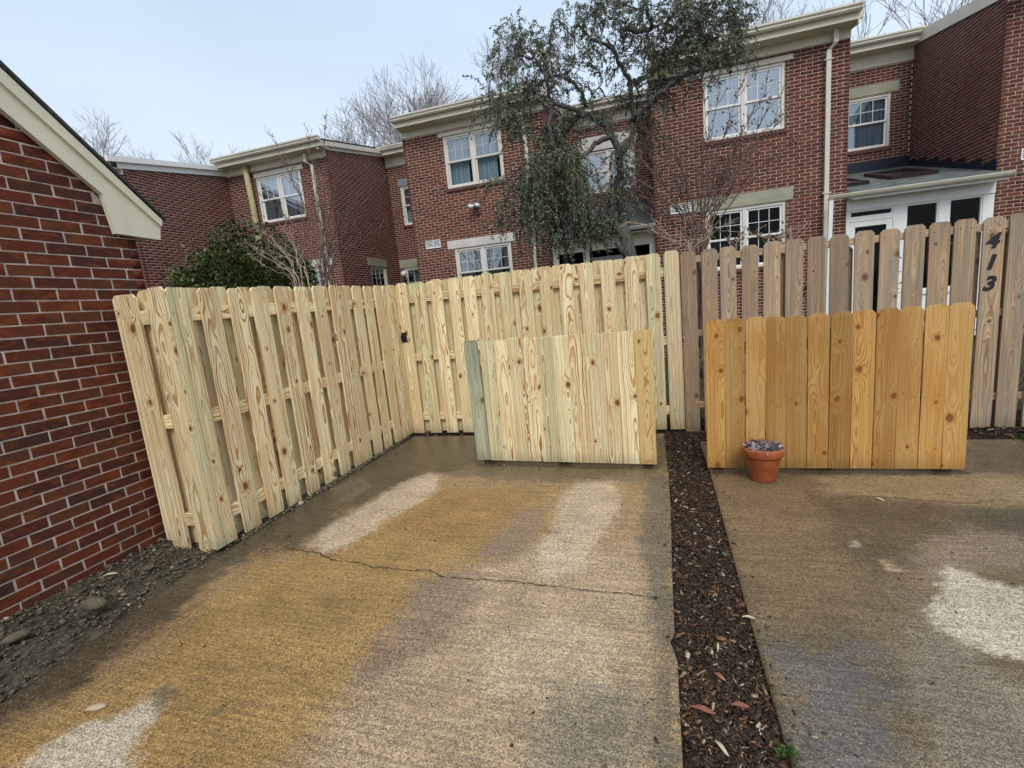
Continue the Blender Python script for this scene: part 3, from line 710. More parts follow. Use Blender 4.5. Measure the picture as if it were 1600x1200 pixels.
# ------------------------------------------------------------------ FENCES
_pm = {}
def picket_mesh(w, h, mat, ear, var, t=.017, bow=.004):
    key = (round(w, 3), round(h, 2), mat.name, ear, var)
    if key not in _pm:
        r = random.Random(var * 77 + int(w * 1e4) + int(h * 100)); m = MB(); b = 0; P = []
        e = {'dog': .028, 'small': .012}[ear]
        levels = [0, h * .22, h * .45, h * .7, h - e, h]
        ph = r.uniform(0, 6); cu = r.uniform(-bow, bow)
        for i, z in enumerate(levels):
            hw = w / 2 - (e * .9 if i == 5 else 0); dx = cu * math.sin(z * 2 + ph); dy = r.uniform(-.002, .002)
            P += [(dx - hw, dy - t / 2, z), (dx + hw, dy - t / 2, z), (dx + hw, dy + t / 2, z), (dx - hw, dy + t / 2, z)]
        F = [(3, 2, 1, 0), (20, 21, 22, 23)]
        for k in range(5):
            for i in range(4): F.append((k * 4 + i, k * 4 + (i + 1) % 4, k * 4 + 4 + (i + 1) % 4, k * 4 + 4 + i))
        m.poly(P, F); _pm[key] = m.mesh('picket', mat)
    return _pm[key]
def picket(parent, x, y, z0, w, h, ang, mat, ear='dog', name='picket', lean=0., label=None, var=None, dz=0.):
    o = link(name, picket_mesh(w, round(h, 2), mat, ear, random.randint(0, 5) if var is None else var))
    o.parent = parent; o.location = Vector((x, y, z0)) - root_loc(parent); o.rotation_euler = (random.gauss(0, .002), lean + random.gauss(0, .0022), ang)
    if label: o['label'] = label
    return o
def timber(parent, name, p0, p1, w, t, mat, up=(0, 0, 1)):
    """a rail or post: grain runs along local z"""
    p0, p1 = Vector(p0), Vector(p1); d = (p1 - p0); L = d.length; d.normalize(); u = Vector(up)
    if abs(d.dot(u)) > .9: u = Vector((1, 0, 0))
    xx = (u - d * u.dot(d)).normalized(); yy = d.cross(xx)
    m = MB(); c = .003; P = []
    for z in (0, L):
        P += [(-w / 2 + c, -t / 2, z), (w / 2 - c, -t / 2, z), (w / 2, -t / 2 + c, z), (w / 2, t / 2 - c, z), (w / 2 - c, t / 2, z), (-w / 2 + c, t / 2, z), (-w / 2, t / 2 - c, z), (-w / 2, -t / 2 + c, z)]
    m.poly(P, [tuple(range(8))[::-1], tuple(range(8, 16))] + [(i, (i + 1) % 8, 8 + (i + 1) % 8, 8 + i) for i in range(8)])
    o = m.build(name, mat, parent); o.location = p0 - root_loc(parent)
    o.rotation_euler = Matrix((xx, yy, d)).transposed().to_euler()
    return o
def nails(parent, pts, n, mat=NAIL, r=.0032):
    """pts = list of world points, n = outward normal"""
    n = Vector(n); a = n.cross(Vector((0, 0, 1))).normalized(); m = MB()
    for p in pts:
        p = Vector(p); q = [p + n * .0012 + (a * math.cos(t) + Vector((0, 0, 1)) * math.sin(t)) * r for t in [k * math.pi / 3 for k in range(6)]]
        m.poly(q + [v - n * .004 for v in q], [tuple(range(6))] + [(i, 6 + i, 6 + (i + 1) % 6, (i + 1) % 6) for i in range(6)])
    return tag(m.build('nail_heads', mat, parent, True), kind='stuff')

XF = -2.760                                             # outer face of the left fence
fl = thing('pine_fence', (XF, 3.4, 0), 'new pale pine shadowbox fence running back from the brick shed to the corner', 'fence', 'new pine fence runs round the parking pad')
HF = 1.755
left_front = [2.25, 2.465, 2.69, 2.89, 3.115, 3.345, 3.56, 3.785, 3.930, 4.135, 4.34, 4.55, 4.715, 4.852]
wide = .14; npts = []
for i, y in enumerate(left_front):
    hh = 1.695 + .06 * (y - 2.2) / 2.6 + random.uniform(-.006, .006)
    picket(fl, XF - .0085, y, .015, wide, hh, math.pi / 2, PINE)
    for zz in (.20, .88, 1.55):
        for s in (-.045, .045): npts.append((XF, y + s + random.gauss(0, .006), zz + random.gauss(0, .012)))
nails(fl, npts, (1, 0, 0))
for i, (a, b) in enumerate(zip(left_front[:-1], left_front[1:])):
    if i in (7, 12): continue
    picket(fl, XF - .0085 - .017 - .040, (a + b) / 2 + .028 + random.uniform(-.008, .008), .02, wide, 1.70 + .05 * ((a + b) / 2 - 2.2) / 2.6, math.pi / 2, PINE)
for zc in (.205, .88, 1.55):
    timber(fl, 'rail', (XF - .0365, 2.20, zc), (XF - .0365, 4.87, zc + .03), .089, .038, PINE)
for y in (2.22, 3.50, 4.84):
    timber(fl, 'post', (XF - .13, y, -.1), (XF - .13, y, 1.62), .089, .089, PINE)
# return panel between shed and corner, facing the camera
YR = 2.170
fr_ = thing('pine_fence', (-3.0, YR, 0), 'short new pine fence return of two boards beside the brick shed', 'fence', 'new pine fence runs round the parking pad')
picket(fr_, -3.082, YR + .0085, .0, .14, 1.70, 0, PINE); picket(fr_, -2.838, YR + .0085, .012, .142, 1.705, 0, PINE)
picket(fr_, -2.997, YR + .066, .02, .14, 1.70, 0, PINE); picket(fr_, -3.22, YR + .066, .02, .14, 1.69, 0, PINE)
for zc in (.205, .88, 1.55): timber(fr_, 'rail', (-3.155, YR + .0365, zc), (-2.80, YR + .0365, zc), .089, .038, PINE)
nails(fr_, [(x + s, YR, zz) for x in (-3.082, -2.838) for s in (-.045, .045) for zz in (.2, .88, 1.55)], (0, -1, 0))

YB = 4.927
fb = thing('pine_fence', (-1.2, YB, 0), 'new pale pine shadowbox fence across the back of the parking pad', 'fence', 'new pine fence runs round the parking pad')
back_front = [(-2.776, -2.61), (-2.544, -2.399), (-2.326, -2.19), (-2.12, -1.98), (-1.93, -1.785), (-1.717, -1.577), (-1.506, -1.366), (-1.285, -1.15), (-1.065, -.925), (-.85, -.71), (-.635, -.493), (-.412, -.275), (-.187, -.045), (.022, .165)]
npts = []
for i, (a, b) in enumerate(back_front):
    picket(fb, (a + b) / 2, YB + .0085, .0, .141, 1.785 + random.uniform(-.006, .008), 0, PINE)
    for zz in (.20, .92, 1.60):
        for s in (-.045, .045): npts.append(((a + b) / 2 + s + random.gauss(0, .005), YB, zz + random.gauss(0, .012)))
picket(fb, .2705, YB + .0085, .0, .141, 1.80, 0, PINE, label='end board with a pale green stripe')
for (a, b), (c, d) in zip(back_front[:-1], back_front[1:]):
    picket(fb, (b + c) / 2 + random.uniform(-.012, .012), YB + .066, .01, .14, 1.775 + random.uniform(-.008, .004), 0, PINE)
nails(fb, npts, (0, -1, 0))
for zc in (.20, .92, 1.60): timber(fb, 'rail', (-2.80, YB + .0365, zc), (.33, YB + .0365, zc), .089, .038, PINE)
for x in (-2.68, -1.2, .27): timber(fb, 'post', (x, YB + .13, -.1), (x, YB + .13, 1.66), .089, .089, PINE)
# latch hardware in the corner
lt = MB(); lx, lz = at(630, 527, 1, YB - .02)[0], at(630, 527, 1, YB - .02)[2]
lt.box((lx - .040, YB - .014, lz - .060), (lx + .038, YB - .002, lz + .052)); lt.box((lx - .035, YB - .03, lz + .0), (lx + .03, YB - .014, lz + .022)); lt.box((lx - .02, YB - .036, lz - .04), (lx + .0, YB - .014, lz - .005))
lt.tube([(lx - .075, YB - .028, lz + .01), (lx - .02, YB - .028, lz + .01)], .006, 8); lt.tube([(lx - .078, YB - .03, lz + .05), (lx - .080, YB - .03, lz - .055)], .006, 8)
lt.tube([(lx + .05 + .018 * math.cos(t), YB - .006, lz - .035 + .022 * math.sin(t)) for t in [k * math.pi / 6 for k in range(13)]], .004, 6, False)
tag(lt.build('gate_latch', BLACK), 'black iron gate latch with ring pull in the inner fence corner', 'latch')

fw = thing('weathered_fence', (2.4, YB, 0), 'weathered grey brown picket fence carrying the house number, right of the new pine', 'fence')
wx = [(.35, .489), (.535, .675), (.712, .852), (.893, 1.033), (1.071, 1.211), (1.252, 1.396), (1.434, 1.576), (1.613, 1.757), (1.802, 1.947), (1.985, 2.130), (2.169, 2.316), (2.350, 2.496), (2.527, 2.675), (2.715, 2.859), (2.894, 3.036), (3.08, 3.222), (3.262, 3.405), (3.446, 3.588), (3.63, 3.77), (3.81, 3.95), (3.99, 4.13), (4.17, 4.31), (4.35, 4.49), (4.53, 4.67), (4.71, 4.85), (4.89, 5.03)]
npts = []
for i, (a, b) in enumerate(wx):
    picket(fw, (a + b) / 2, YB + .002, -.025, b - a, 1.795 + random.uniform(-.008, .010), 0, WEATH, label='picket with the black house number' if i == 13 else None)
    for zz in (.25, .98, 1.70):
        for s in (-.04, .04): npts.append(((a + b) / 2 + s, YB - .0065, zz + random.gauss(0, .008)))
nails(fw, npts, (0, -1, 0))
for zc in (.25, .98, 1.695): timber(fw, 'rail', (.345, YB + .031, zc), (5.05, YB + .031, zc), .062, .038, WEATH)
for x in (.42, 1.23, 2.69, 4.2): timber(fw, 'post', (x, YB + .098, -.1), (x, YB + .098, 1.66), .09, .09, WEATH)
for x in (1.72, 2.93): picket(fw, x + .03, YB + .066, .0, .12, 1.66, 0, WEATH, name='back_picket')
# house number
for ch, (px, py, h) in {'4': (1552.5, 375.5, .128), '1': (1550, 409, .125), '3': (1546.5, 442.5, .125)}.items():
    c = at(px, py, 1, YB - .008)
    fc = bpy.data.curves.new('number', 'FONT'); fc.body = ch; fc.size = h / .78; fc.shear = .22; fc.offset = .006 * (1 if ch != '1' else 1.2); fc.extrude = .0016; fc.resolution_u = 6
    fc.align_x = 'CENTER'; fc.align_y = 'CENTER'
    tmp = bpy.data.objects.new('number', fc); COL.objects.link(tmp); bpy.context.view_layer.update()
    me = bpy.data.meshes.new_from_object(tmp.evaluated_get(bpy.context.evaluated_depsgraph_get())); bpy.data.objects.remove(tmp)
    xs_ = [v.co.x for v in me.vertices]; ys_ = [v.co.y for v in me.vertices]; mx, my = (min(xs_) + max(xs_)) / 2, (min(ys_) + max(ys_)) / 2
    for v in me.vertices: v.co.x -= mx; v.co.y -= my
    me.materials.clear(); me.materials.append(NUMB)
    o = link('number_digit', me); o.location = (c.x, YB - .0095, c.z); o.rotation_euler = (math.pi / 2, .04, 0)
    tag(o, {'4': 'black italic digit four, top one of the house number on the weathered fence', '1': 'black italic digit one, middle of the house number on the weathered fence', '3': 'black italic digit three, lowest of the house number on the weathered fence'}[ch], 'house number', 'house number digits')

# ------------------------------------------------------------------ THE TWO FREE-STANDING SCREENS
def screen(name, label, P0, P1, n, heights, mats, ear, rail, leans=None, gap=.0015, z0=.022):
    P0, P1 = Vector(P0), Vector(P1); d = P1 - P0; W = d.length / n; ang = math.atan2(d.y, d.x)
    t = thing(name, (P0 + P1) / 2, label, 'fence panel', 'low board panels standing in front of the fence'); npts = []; nrm = Vector((math.sin(ang), -math.cos(ang), 0))
    for i in range(n):
        c = P0.lerp(P1, (i + .5) / n); h = heights[0] + (heights[1] - heights[0]) * i / (n - 1) + random.uniform(-.003, .003)
        off = -nrm * (random.uniform(0, .004) + .009)
        mt, lb = mats[i]
        picket(t, c.x + off.x, c.y + off.y, z0, W - gap, h, ang, mt, ear, 'board', (leans or {}).get(i, 0), lb)
        for zz in (.16, .55, .95):
            for s in (-.035, .035): q = c + d.normalized() * (s + random.gauss(0, .006)) + nrm * .001; npts.append((q.x, q.y, zz + random.gauss(0, .008)))
    nails(t, npts, nrm, r=.0026)
    dd = d.normalized()
    for zz in (.16, .55, .95): a = P0 - nrm * .046 + dd * .03; b = P1 - nrm * .046 - dd * .03; timber(t, 'rail', (a.x, a.y, zz), (b.x, b.y, zz), .089, .038, rail)
    for q in (P0 + dd * .08, (P0 + P1) / 2, P1 - dd * .08):
        a = q - nrm * .11; timber(t, 'post', (a.x, a.y, .0), (a.x, a.y, 1.05), .089, .089, rail)
        b = q - nrm * .42; timber(t, 'brace', (a.x, a.y, .6), (b.x, b.y, .02), .06, .035, rail)
    return t
screen('pale_board_panel', 'low panel of new pale pine boards with a grey green board at its left end', (-1.568, 3.906, 0), (.040, 3.805, 0), 12, (1.118, 1.108),
       [(PINE_GREY, 'grey green stained board')] + [(PINE, None)] * 10 + [(PINE_AMB, 'honey coloured end board')], 'small', PINE, {0: -.022})
screen('amber_board_panel', 'low panel of amber stained dog eared boards behind the terracotta pot', (.418, 3.742, 0), (2.060, 3.749, 0), 12, (1.150, 1.135), [(STAIN, None)] * 12, 'dog', STAIN, gap=.004)

# ------------------------------------------------------------------ POT
PC = Vector((.775, 3.575, 0)); PS = .94
pot = thing('terracotta_pot', PC, 'terracotta flower pot with rim standing before the amber board panel', 'flower pot')
m = MB().lathe([(0, 0), (.088, 0), (.092, .004), (.122, .20), (.126, .205)], 36, PC, PS); m.build('pot_body', TERRA, pot, True, True)
m = MB().lathe([(.126, .200), (.137, .202), (.141, .208), (.149, .262), (.147, .268), (.139, .268), (.134, .262), (.124, .19), (.0, .19)], 40, PC, PS); m.build('pot_rim', TERRA, pot, True, True)
m = MB().lathe([(.0, .236), (.06, .238), (.127, .230), (.124, .2)], 24, PC, PS); m.build('potting_soil', MSOIL, pot, True)
n_ = 420; th = rng.random(n_) * 2 * math.pi; rr_ = .116 * np.sqrt(rng.random(n_))
Pp = np.stack([PC.x + rr_ * np.cos(th), PC.y + rr_ * np.sin(th), (.226 + rng.random(n_) * .03)], 1); Dp = np.stack([np.cos(th) * .8 + rng.normal(0, .8, n_), np.sin(th) * .8 + rng.normal(0, .8, n_), rng.random(n_) * .6], 1)
GREYLEAF = leaf('withered_grey_leaves', [(.10, .08, .08), (.30, .26, .26), (.05, .04, .045), (.42, .36, .35), (.16, .12, .12)], .8, .2)
wp_ = leaves('withered_plant', Pp, Dp, .02 + rng.random(n_) * .03, GREYLEAF, width=.6)
tag(wp_, 'withered grey leaves heaped in the terracotta pot', 'plant')

# ------------------------------------------------------------------ small stones and chips
def stone(p, s, label, mat=PEB, seed=0, cat='stone', group=None):
    r = random.Random(seed); m = MB(); P = []; n = 10
    prof = [(0, -.5), (.7, -.45), (1., -.1), (.95, .2), (.6, .48), (0, .55)]
    for rr, z in prof:
        for k in range(n):
            t = 2 * math.pi * k / n; q = rr * (1 + .18 * math.sin(2 * t + seed) + r.uniform(-.2, .2)); P.append((q * math.cos(t) * s[0] / 2, q * math.sin(t) * s[1] / 2, z * s[2]))
    F = [(i * n + k, i * n + (k + 1) % n, (i + 1) * n + (k + 1) % n, (i + 1) * n + k) for i in range(len(prof) - 1) for k in range(n)]
    m.poly(P, F); o = m.build('stone', mat, smooth=True); o.location = Vector(p) + Vector((0, 0, s[2] * .42)); o.rotation_euler = (0, 0, s[3] if len(s) > 3 else 0)
    return tag(o, label, cat, group)
TANST = plain('tan_stone', (.46, .35, .24), .8, .2, 30, .002)
stone(G(150, 1107), (.075, .034, .014, .55), 'flat tan stone lying on the driveway at the lower left', TANST, 3)
stone(G(470, 789), (.048, .032, .03, .3), 'rounded white stone at the foot of the left fence', PEB, 5)
stone(G(495, 772), (.026, .02, .016, .3), 'small white pebble beside the white stone at the left fence', PEB, 7)
stone(G(150, 950, .03), (.13, .08, .06, .4), 'lumpy grey brown rock on the soil below the shed wall', CLODS, 9)
stone(G(25, 1000, .02), (.10, .07, .04, .9), 'broad earthy rock in the soil strip at the left edge', CLODS, 13)
stone(G(232, 890, .02), (.06, .045, .03, 1.1), 'small rock in the soil close to the fence return', CLODS, 15)
stone(G(1132, 867), (.034, .030, .012, .3), 'dark grey stone chip at the right edge of the mulch strip', plain('slate_chip', (.06, .065, .065), .5), 17)

# ------------------------------------------------------------------ HOUSES
def window(wl, u0, z0, W, H, halves=2, casing=GREIGE, sash=GREIGE, pane=GLASS, curtain=None, upper_only=False, blind=False, lower_muntins=False, sill=True):
    m = MB(); c = .055; d0, d1 = .018, .10
    m.box((u0, d0, z0), (u0 + c, d1, z0 + H)); m.box((u0 + W - c, d0, z0), (u0 + W, d1, z0 + H))
    m.box((u0 + c, d0, z0 + H - c), (u0 + W - c, d1, z0 + H)); m.box((u0 + c, d0 - .012, z0), (u0 + W - c, d1, z0 + c * .8))
    mw = .075
    if halves == 2: m.box((u0 + W / 2 - mw / 2, d0 + .002, z0 + c * .8), (u0 + W / 2 + mw / 2, d1, z0 + H - c))
    win = wl.build(m, 'window', casing)
    cells = [(u0 + c, u0 + W / 2 - mw / 2), (u0 + W / 2 + mw / 2, u0 + W - c)] if halves == 2 else [(u0 + c, u0 + W - c)]
    zb, zt = z0 + c * .8, z0 + H - c; zm = (zb + zt) / 2; f = .042
    loc = Vector((0, 0, 0))
    def sub(mb, name, mat):
        o = mb.build(name, mat); o.parent = win; return o
    for a, b in cells:
        for up in (1, 0):
            lo, hi, y = (zm - .005, zt, .040) if up else (zb, zm + .028, .068)
            m = MB(); m.box((a, y, lo), (a + f, y + .026, hi)); m.box((b - f, y, lo), (b, y + .026, hi)); m.box((a + f, y, hi - f), (b - f, y + .026, hi)); m.box((a + f, y, lo), (b - f, y + .026, lo + f * .9))
            sub(m, 'sash', sash)
            if up or lower_muntins:
                m = MB(); g = .0055; iw = b - a - 2 * f; ih = hi - lo - 2 * f
                for k in (1, 2): x = a + f + iw * k / 3; m.box((x - g, y + .006, lo + f), (x + g, y + .018, hi - f))
                z = lo + f + ih / 2; m.box((a + f, y + .0055, z - g), (b - f, y + .0185, z + g)); sub(m, 'muntin_bars', sash)
            m = MB(); m.poly([(a + f - .004, y + .013, lo + f * .8), (b - f + .004, y + .013, lo + f * .8), (b - f + .004, y + .013, hi - f * .9), (a + f - .004, y + .013, hi - f * .9)], [(0, 1, 2, 3)])
            sub(m, 'glass_pane', pane if up else (GLASS_D if pane is GLASS and not blind else pane))
        if blind:
            m = MB(); n = 26
            for k in range(n): z = zb + (zt - zb) * k / n; m.poly([(a + .02, .13, z), (b - .02, .13, z), (b - .02, .14, z + (zt - zb) / n), (a + .02, .14, z + (zt - zb) / n)], [(0, 1, 2, 3)])
            sub(m, 'blind', BLIND)
        if curtain:
            for ca, cb in curtain:
                m = MB(); n = 24; P = []
                for k in range(n + 1):
                    x = a + (b - a) * (ca + (cb - ca) * k / n); y = .17 + .012 * math.sin(k * 1.9) + .006 * math.sin(k * .7)
                    P += [(x, y, zb), (x, y, zt)]
                m.poly(P, [(2 * k, 2 * k + 2, 2 * k + 3, 2 * k + 1) for k in range(n)]); sub(m, 'curtain', CURT)
    m = MB(); m.poly([(u0, .11, z0), (u0 + W, .11, z0), (u0 + W, .11, z0 + H), (u0, .11, z0 + H), (u0 - .1, .6, z0 - .1), (u0 + W + .1, .6, z0 - .1), (u0 + W + .1, .6, z0 + H + .1), (u0 - .1, .6, z0 + H + .1)],
                     [(0, 1, 5, 4), (1, 2, 6, 5), (2, 3, 7, 6), (3, 0, 4, 7), (4, 5, 6, 7)]); sub(m, 'dark_room', ROOM)
    if sill:
        m = MB(); n = int((W + .1) / .0715)
        for k in range(n):
            a = u0 - .05 + k * (W + .1) / n
            m.poly([(a + .004, -.038, z0 - .085), (a + (W + .1) / n - .004, -.038, z0 - .085), (a + (W + .1) / n - .004, -.030, z0 - .012), (a + .004, -.030, z0 - .012), (a + .004, .02, z0 - .085), (a + (W + .1) / n - .004, .02, z0 - .085), (a + (W + .1) / n - .004, .02, z0 - .002), (a + .004, .02, z0 - .002)],
                   [(0, 1, 2, 3), (3, 2, 6, 7), (0, 4, 5, 1), (0, 3, 7, 4), (1, 5, 6, 2)])
        wl.build(m, 'window_sill', SILLB)
    return win
def lintel(wl, u0, u1, z0, z1, mat, name='lintel'):
    wl.build(MB().box((u0, -.012, z0), (u1, .05, z1)), name, mat)
def eave(wl, u0, u1, zf, fh=.16, over=.35, left_end=.0, right_end=.0, fascia=.105):
    """frieze, soffit, fascia and gutter along a wall front"""
    wl.build(MB().box((u0 - .004, -.028, zf), (u1 + .004, .0, zf + fh)), 'frieze_board', CREAM)
    wl.build(MB().box((u0 - left_end, -over + .02, zf + fh), (u1 + right_end, .0, zf + fh + .018)), 'soffit', CREAM)
    wl.build(MB().box((u0 - left_end, -over, zf + fh), (u1 + right_end, -over + .02, zf + fh + fascia + .05)), 'fascia_board', CREAM)
    zg = zf + fh + fascia; y = -over
    prof = [(y, zg + .005), (y - .075, zg + .005), (y - .10, zg + .035), (y - .10, zg + .06), (y - .125, zg + .09), (y - .125, zg + .125), (y - .112, zg + .125), (y - .112, zg + .095), (y - .088, zg + .065), (y - .088, zg + .04), (y - .07, zg + .018), (y, zg + .018)]
    g = MB(); g.prism([(u0 - left_end - .03, a, b) for a, b in prof], (u1 - u0 + left_end + right_end + .06, 0, 0)); g.box((u0 - left_end - .032, y - .110, zg + .01), (u0 - left_end - .026, y, zg + .115)); g.box((u1 + right_end + .026, y - .110, zg + .01), (u1 + right_end + .032, y, zg + .115))
    wl.build(g, 'gutter', CREAM_D)
    return zg + .125
def downspout(wl, u, ztop, z1, over, mat=CREAM_D, r=.04, straps=(5.55, 3.05), out=None, bend=.1):
    o = out if out is not None else -.13; s = r
    m = MB(); b = bend
    path = [(u + b, o, ztop), (u + b, o, ztop - .34), (u, -.062, ztop - .43), (u, -.062, .1)]
    for (x0, y0, z0), (x1, y1, z1_) in zip(path[:-1], path[1:]):
        m.prism([(x0 - s, y0 - s * .75, z0), (x0 + s, y0 - s * .75, z0), (x0 + s, y0 + s * .75, z0), (x0 - s, y0 + s * .75, z0)], (x1 - x0, y1 - y0, z1_ - z0))
    d = wl.build(m, 'downspout', mat)
    for z in straps:
        q = MB().box((u - s * 1.9, -.108 + s * .1, z), (u + s * 1.9, -.010, z + .022)).build('strap', mat); q.parent = d
    return d
def rake(wl, u0, u1, z0, slope, proj=.09, h=.21):
    """sloping board along a side wall; u0..u1, underside z0 at u0"""
    f = lambda u: z0 + slope * (u - u0)
    wl.build(MB().prism([(u0, -.03, f(u0)), (u1, -.03, f(u1)), (u1, -.03, f(u1) + h), (u0, -.03, f(u0) + h)], (0, .03, 0)), 'rake_board', CREAM)
    wl.build(MB().prism([(u0, -proj, f(u0) + h * .42), (u1, -proj, f(u1) + h * .42), (u1, -proj, f(u1) + h), (u0, -proj, f(u0) + h)], (0, proj - .03, 0)), 'rake_gutter', CREAM_D)
def vent(wl, u0, u1, z0, z1, mat=WHITE, n=5):
    m = MB(); f = .018; m.box((u0, -.02, z0), (u0 + f, .0, z1)); m.box((u1 - f, -.02, z0), (u1, .0, z1)); m.box((u0 + f, -.02, z0), (u1 - f, .0, z0 + f)); m.box((u0 + f, -.02, z1 - f), (u1 - f, .0, z1)); um = (u0 + u1) / 2
    m.box((um - .008, -.019, z0 + f), (um + .008, .0, z1 - f))
    v = wl.build(m, 'wall_vent', mat); bk = MB().box((u0 + .004, -.0035, z0 + .004), (u1 - .004, -.0015, z1 - .004)).build('vent_gap_shade', ROOM); bk.parent = v; h = (z1 - z0 - 2 * f) / n  # near-black sheet added to paint the shade in the slat gaps
    for k in range(n):
        for a, b in ((u0 + f, um - .008), (um + .008, u1 - f)):
            s = MB(); z = z0 + f + k * h; s.poly([(a, -.016, z + h * .10), (b, -.016, z + h * .10), (b, -.005, z + h * .50), (a, -.005, z + h * .50), (a, -.014, z), (b, -.014, z)], [(0, 1, 2, 3), (4, 5, 1, 0)]); o = s.build('slat', mat); o.parent = v
def roof(house, x0, x1, y0, y1, z0, slope=.2, mat=SH_DARK):
    f = lambda y: z0 - .05 + slope * (y - y0)
    return MB().prism([(x0, y0, f(y0)), (x0, y1, f(y1)), (x0, y1, f(y1) + .02), (x0, y0, f(y0) + .02)], (x1 - x0, 0, 0)).build('roof', mat, house, True)

def bay_key(cx, cz): return lambda u, z: abs(u - cx) + abs(z - cz) * 1.2
flat = lambda v: (lambda u: v)
W2, HW = 1.51, 1.24
# ---- house B, left of the middle one
hb = thing('brick_townhouse', (-9.8, 11.6, 0), 'left brick townhouse with bare shrub stems before its upper window', 'townhouse', 'row of brick townhouses')
wf = Wall(hb, (-11.48, 11.6, 0), 0); L = 3.41
ops = [(1.0, 2.51, 4.42, 5.66), (1.6, 3.0, 1.77, 3.02)]
brick_wall(wf, L, flat(5.84), ops, BRICK_DARK, MORTAR, 300, lambda u, z: abs(u - 2.2) + abs(z - 4.6) * .7)
window(wf, 1.0, 4.42, 1.51, HW, sash=WHITE, pane=GLASS_B, curtain=[(0, .45), (.55, 1)]); lintel(wf, .95, 2.62, 5.66, 5.78, CREAM_D, 'window_head')
window(wf, 1.6, 1.77, 1.4, 1.25, sash=WHITE); lintel(wf, 1.45, 3.15, 3.02, 3.22, LINTEL_P)
eave(wf, 0, L, 5.84, right_end=.12); downspout(wf, 2.98, 6.10, .1, .35, bend=-.14, straps=())
# thick pale pipe at the left
m = MB().tube([(.83, -.13, 6.0), (.86, -.12, 5.0), (.90, -.12, 2.0), (.9, -.12, .1)], [.075, .08, .085, .085], 10); wf.build(m, 'standpipe', plain('mossy_cream_paint', (.44, .38, .20), .7, .25, 8), smooth=True)
ws = Wall(hb, (-8.07, 11.6, 0), math.pi / 2)
brick_wall(ws, 3.2, lambda u: 6.04 + .2 * u, [(1.42, 2.33, 1.7, 3.05)], BRICK_DARK, MORTAR, hj=.005)
window(ws, 1.42, 1.75, .91, 1.30, 1); lintel(ws, 1.32, 2.42, 3.05, 3.28, LINTEL_G); rake(ws, -.34, 3.2, 5.935, .2)
wr = Wall(hb, (-8.07, 14.8, 0), 0)
brick_wall(wr, 2.4, flat(6.32), [(.43, 1.94, 4.42, 5.66), (.20, 1.1, 1.2, 3.04)], BRICK_DARK, MORTAR)
window(wr, .43, 4.42, 1.51, HW, curtain=[(0, .3)]); lintel(wr, .36, 2.0, 5.66, 5.89, plain('blue_grey_lintel', (.22, .23, .27), .7))
window(wr, .20, 1.2, .9, 1.84, 1); lintel(wr, .05, 1.25, 3.04, 3.30, LINTEL_G); eave(wr, .0, 2.4, 6.32, fh=.28, over=.34)
roof(hb, -11.45, -8.08, 11.2, 19, 6.24); roof(hb, -8.08, -5.78, 14.34, 19, 6.88)
# globe lamp
gc = at(631, 428, 1, 14.62)
gl_ = thing('globe_lamp', (gc.x, 14.8, gc.z), 'white globe wall lamp in the recess between the left and middle townhouses', 'lamp')
MB().lathe([(0, -.105), (.05, -.092), (.091, -.052), (.105, 0), (.091, .052), (.05, .092), (0, .105)], 20, gc).build('globe', plain('opal_glass', (.75, .75, .78), .25, .02), gl_, True, True)
MB().tube([(gc.x, 14.79, gc.z - .2), (gc.x, 14.64, gc.z - .22), (gc.x, 14.62, gc.z - .10)], .022, 8).build('bracket', BLACK, gl_, True)

# ---- house C, the middle one
hc = thing('brick_townhouse', (-3.9, 11.6, 0), 'middle brick townhouse with a white security camera under its upper window', 'townhouse', 'row of brick townhouses')
X0 = -5.765; wf = Wall(hc, (X0, 11.6, 0), 0); L = 3.665
c_u = 1.10
brick_wall(wf, L, flat(5.845), [(c_u, c_u + W2, 4.485, 5.715), (c_u + .0, c_u + W2 + .02, 1.76, 3.0)], BRICK_HOUSE, MORTAR, 300, lambda u, z: abs(u - 1.3) + abs(z - 3.9) * .8)
window(wf, c_u, 4.485, W2, 1.23, pane=GLASS, curtain=[(0, .78)]); lintel(wf, c_u - .12, c_u + W2 + .03, 5.715, 5.80, CREAM, 'window_head')
window(wf, c_u, 1.76, W2, 1.24, curtain=[(.05, .6), (.7, 1)]); lintel(wf, .92, 2.74, 3.01, 3.215, LINTEL_P)
eave(wf, 0, L, 5.845); downspout(wf, 3.22, 6.11, .1, .35, straps=(), bend=-.02); vent(wf, .315, .735, 3.09, 3.29)
ws = Wall(hc, (X0 + L, 11.6, 0), math.pi / 2); brick_wall(ws, 3.1, lambda u: 6.04 + .2 * u, [], BRICK_HOUSE, MORTAR, hj=.005); rake(ws, -.34, 3.1, 5.935, .2)
wn_ = Wall(hc, (X0, 14.8, 0), -math.pi / 2); brick_wall(wn_, 3.2, lambda u: 6.68 - .2 * u, [], BRICK_HOUSE, MORTAR); 
wr = Wall(hc, (X0 + L, 14.7, 0), 0); L2 = .30 - (X0 + L)
brick_wall(wr, L2, flat(6.33), [(.48, 1.99, 4.46, 5.63)], BRICK_HOUSE, MORTAR)
window(wr, .48, 4.46, W2, 1.17, pane=GLASS_B, curtain=[(0, .5)]); lintel(wr, .42, 2.08, 5.64, 6.02, LINTEL_P); eave(wr, 0, L2, 6.33, fh=.27, over=.34)
roof(hc, X0 + .02, X0 + L - .01, 11.2, 19, 6.24); roof(hc, X0 + L - .01, .28, 14.24, 19, 6.86)
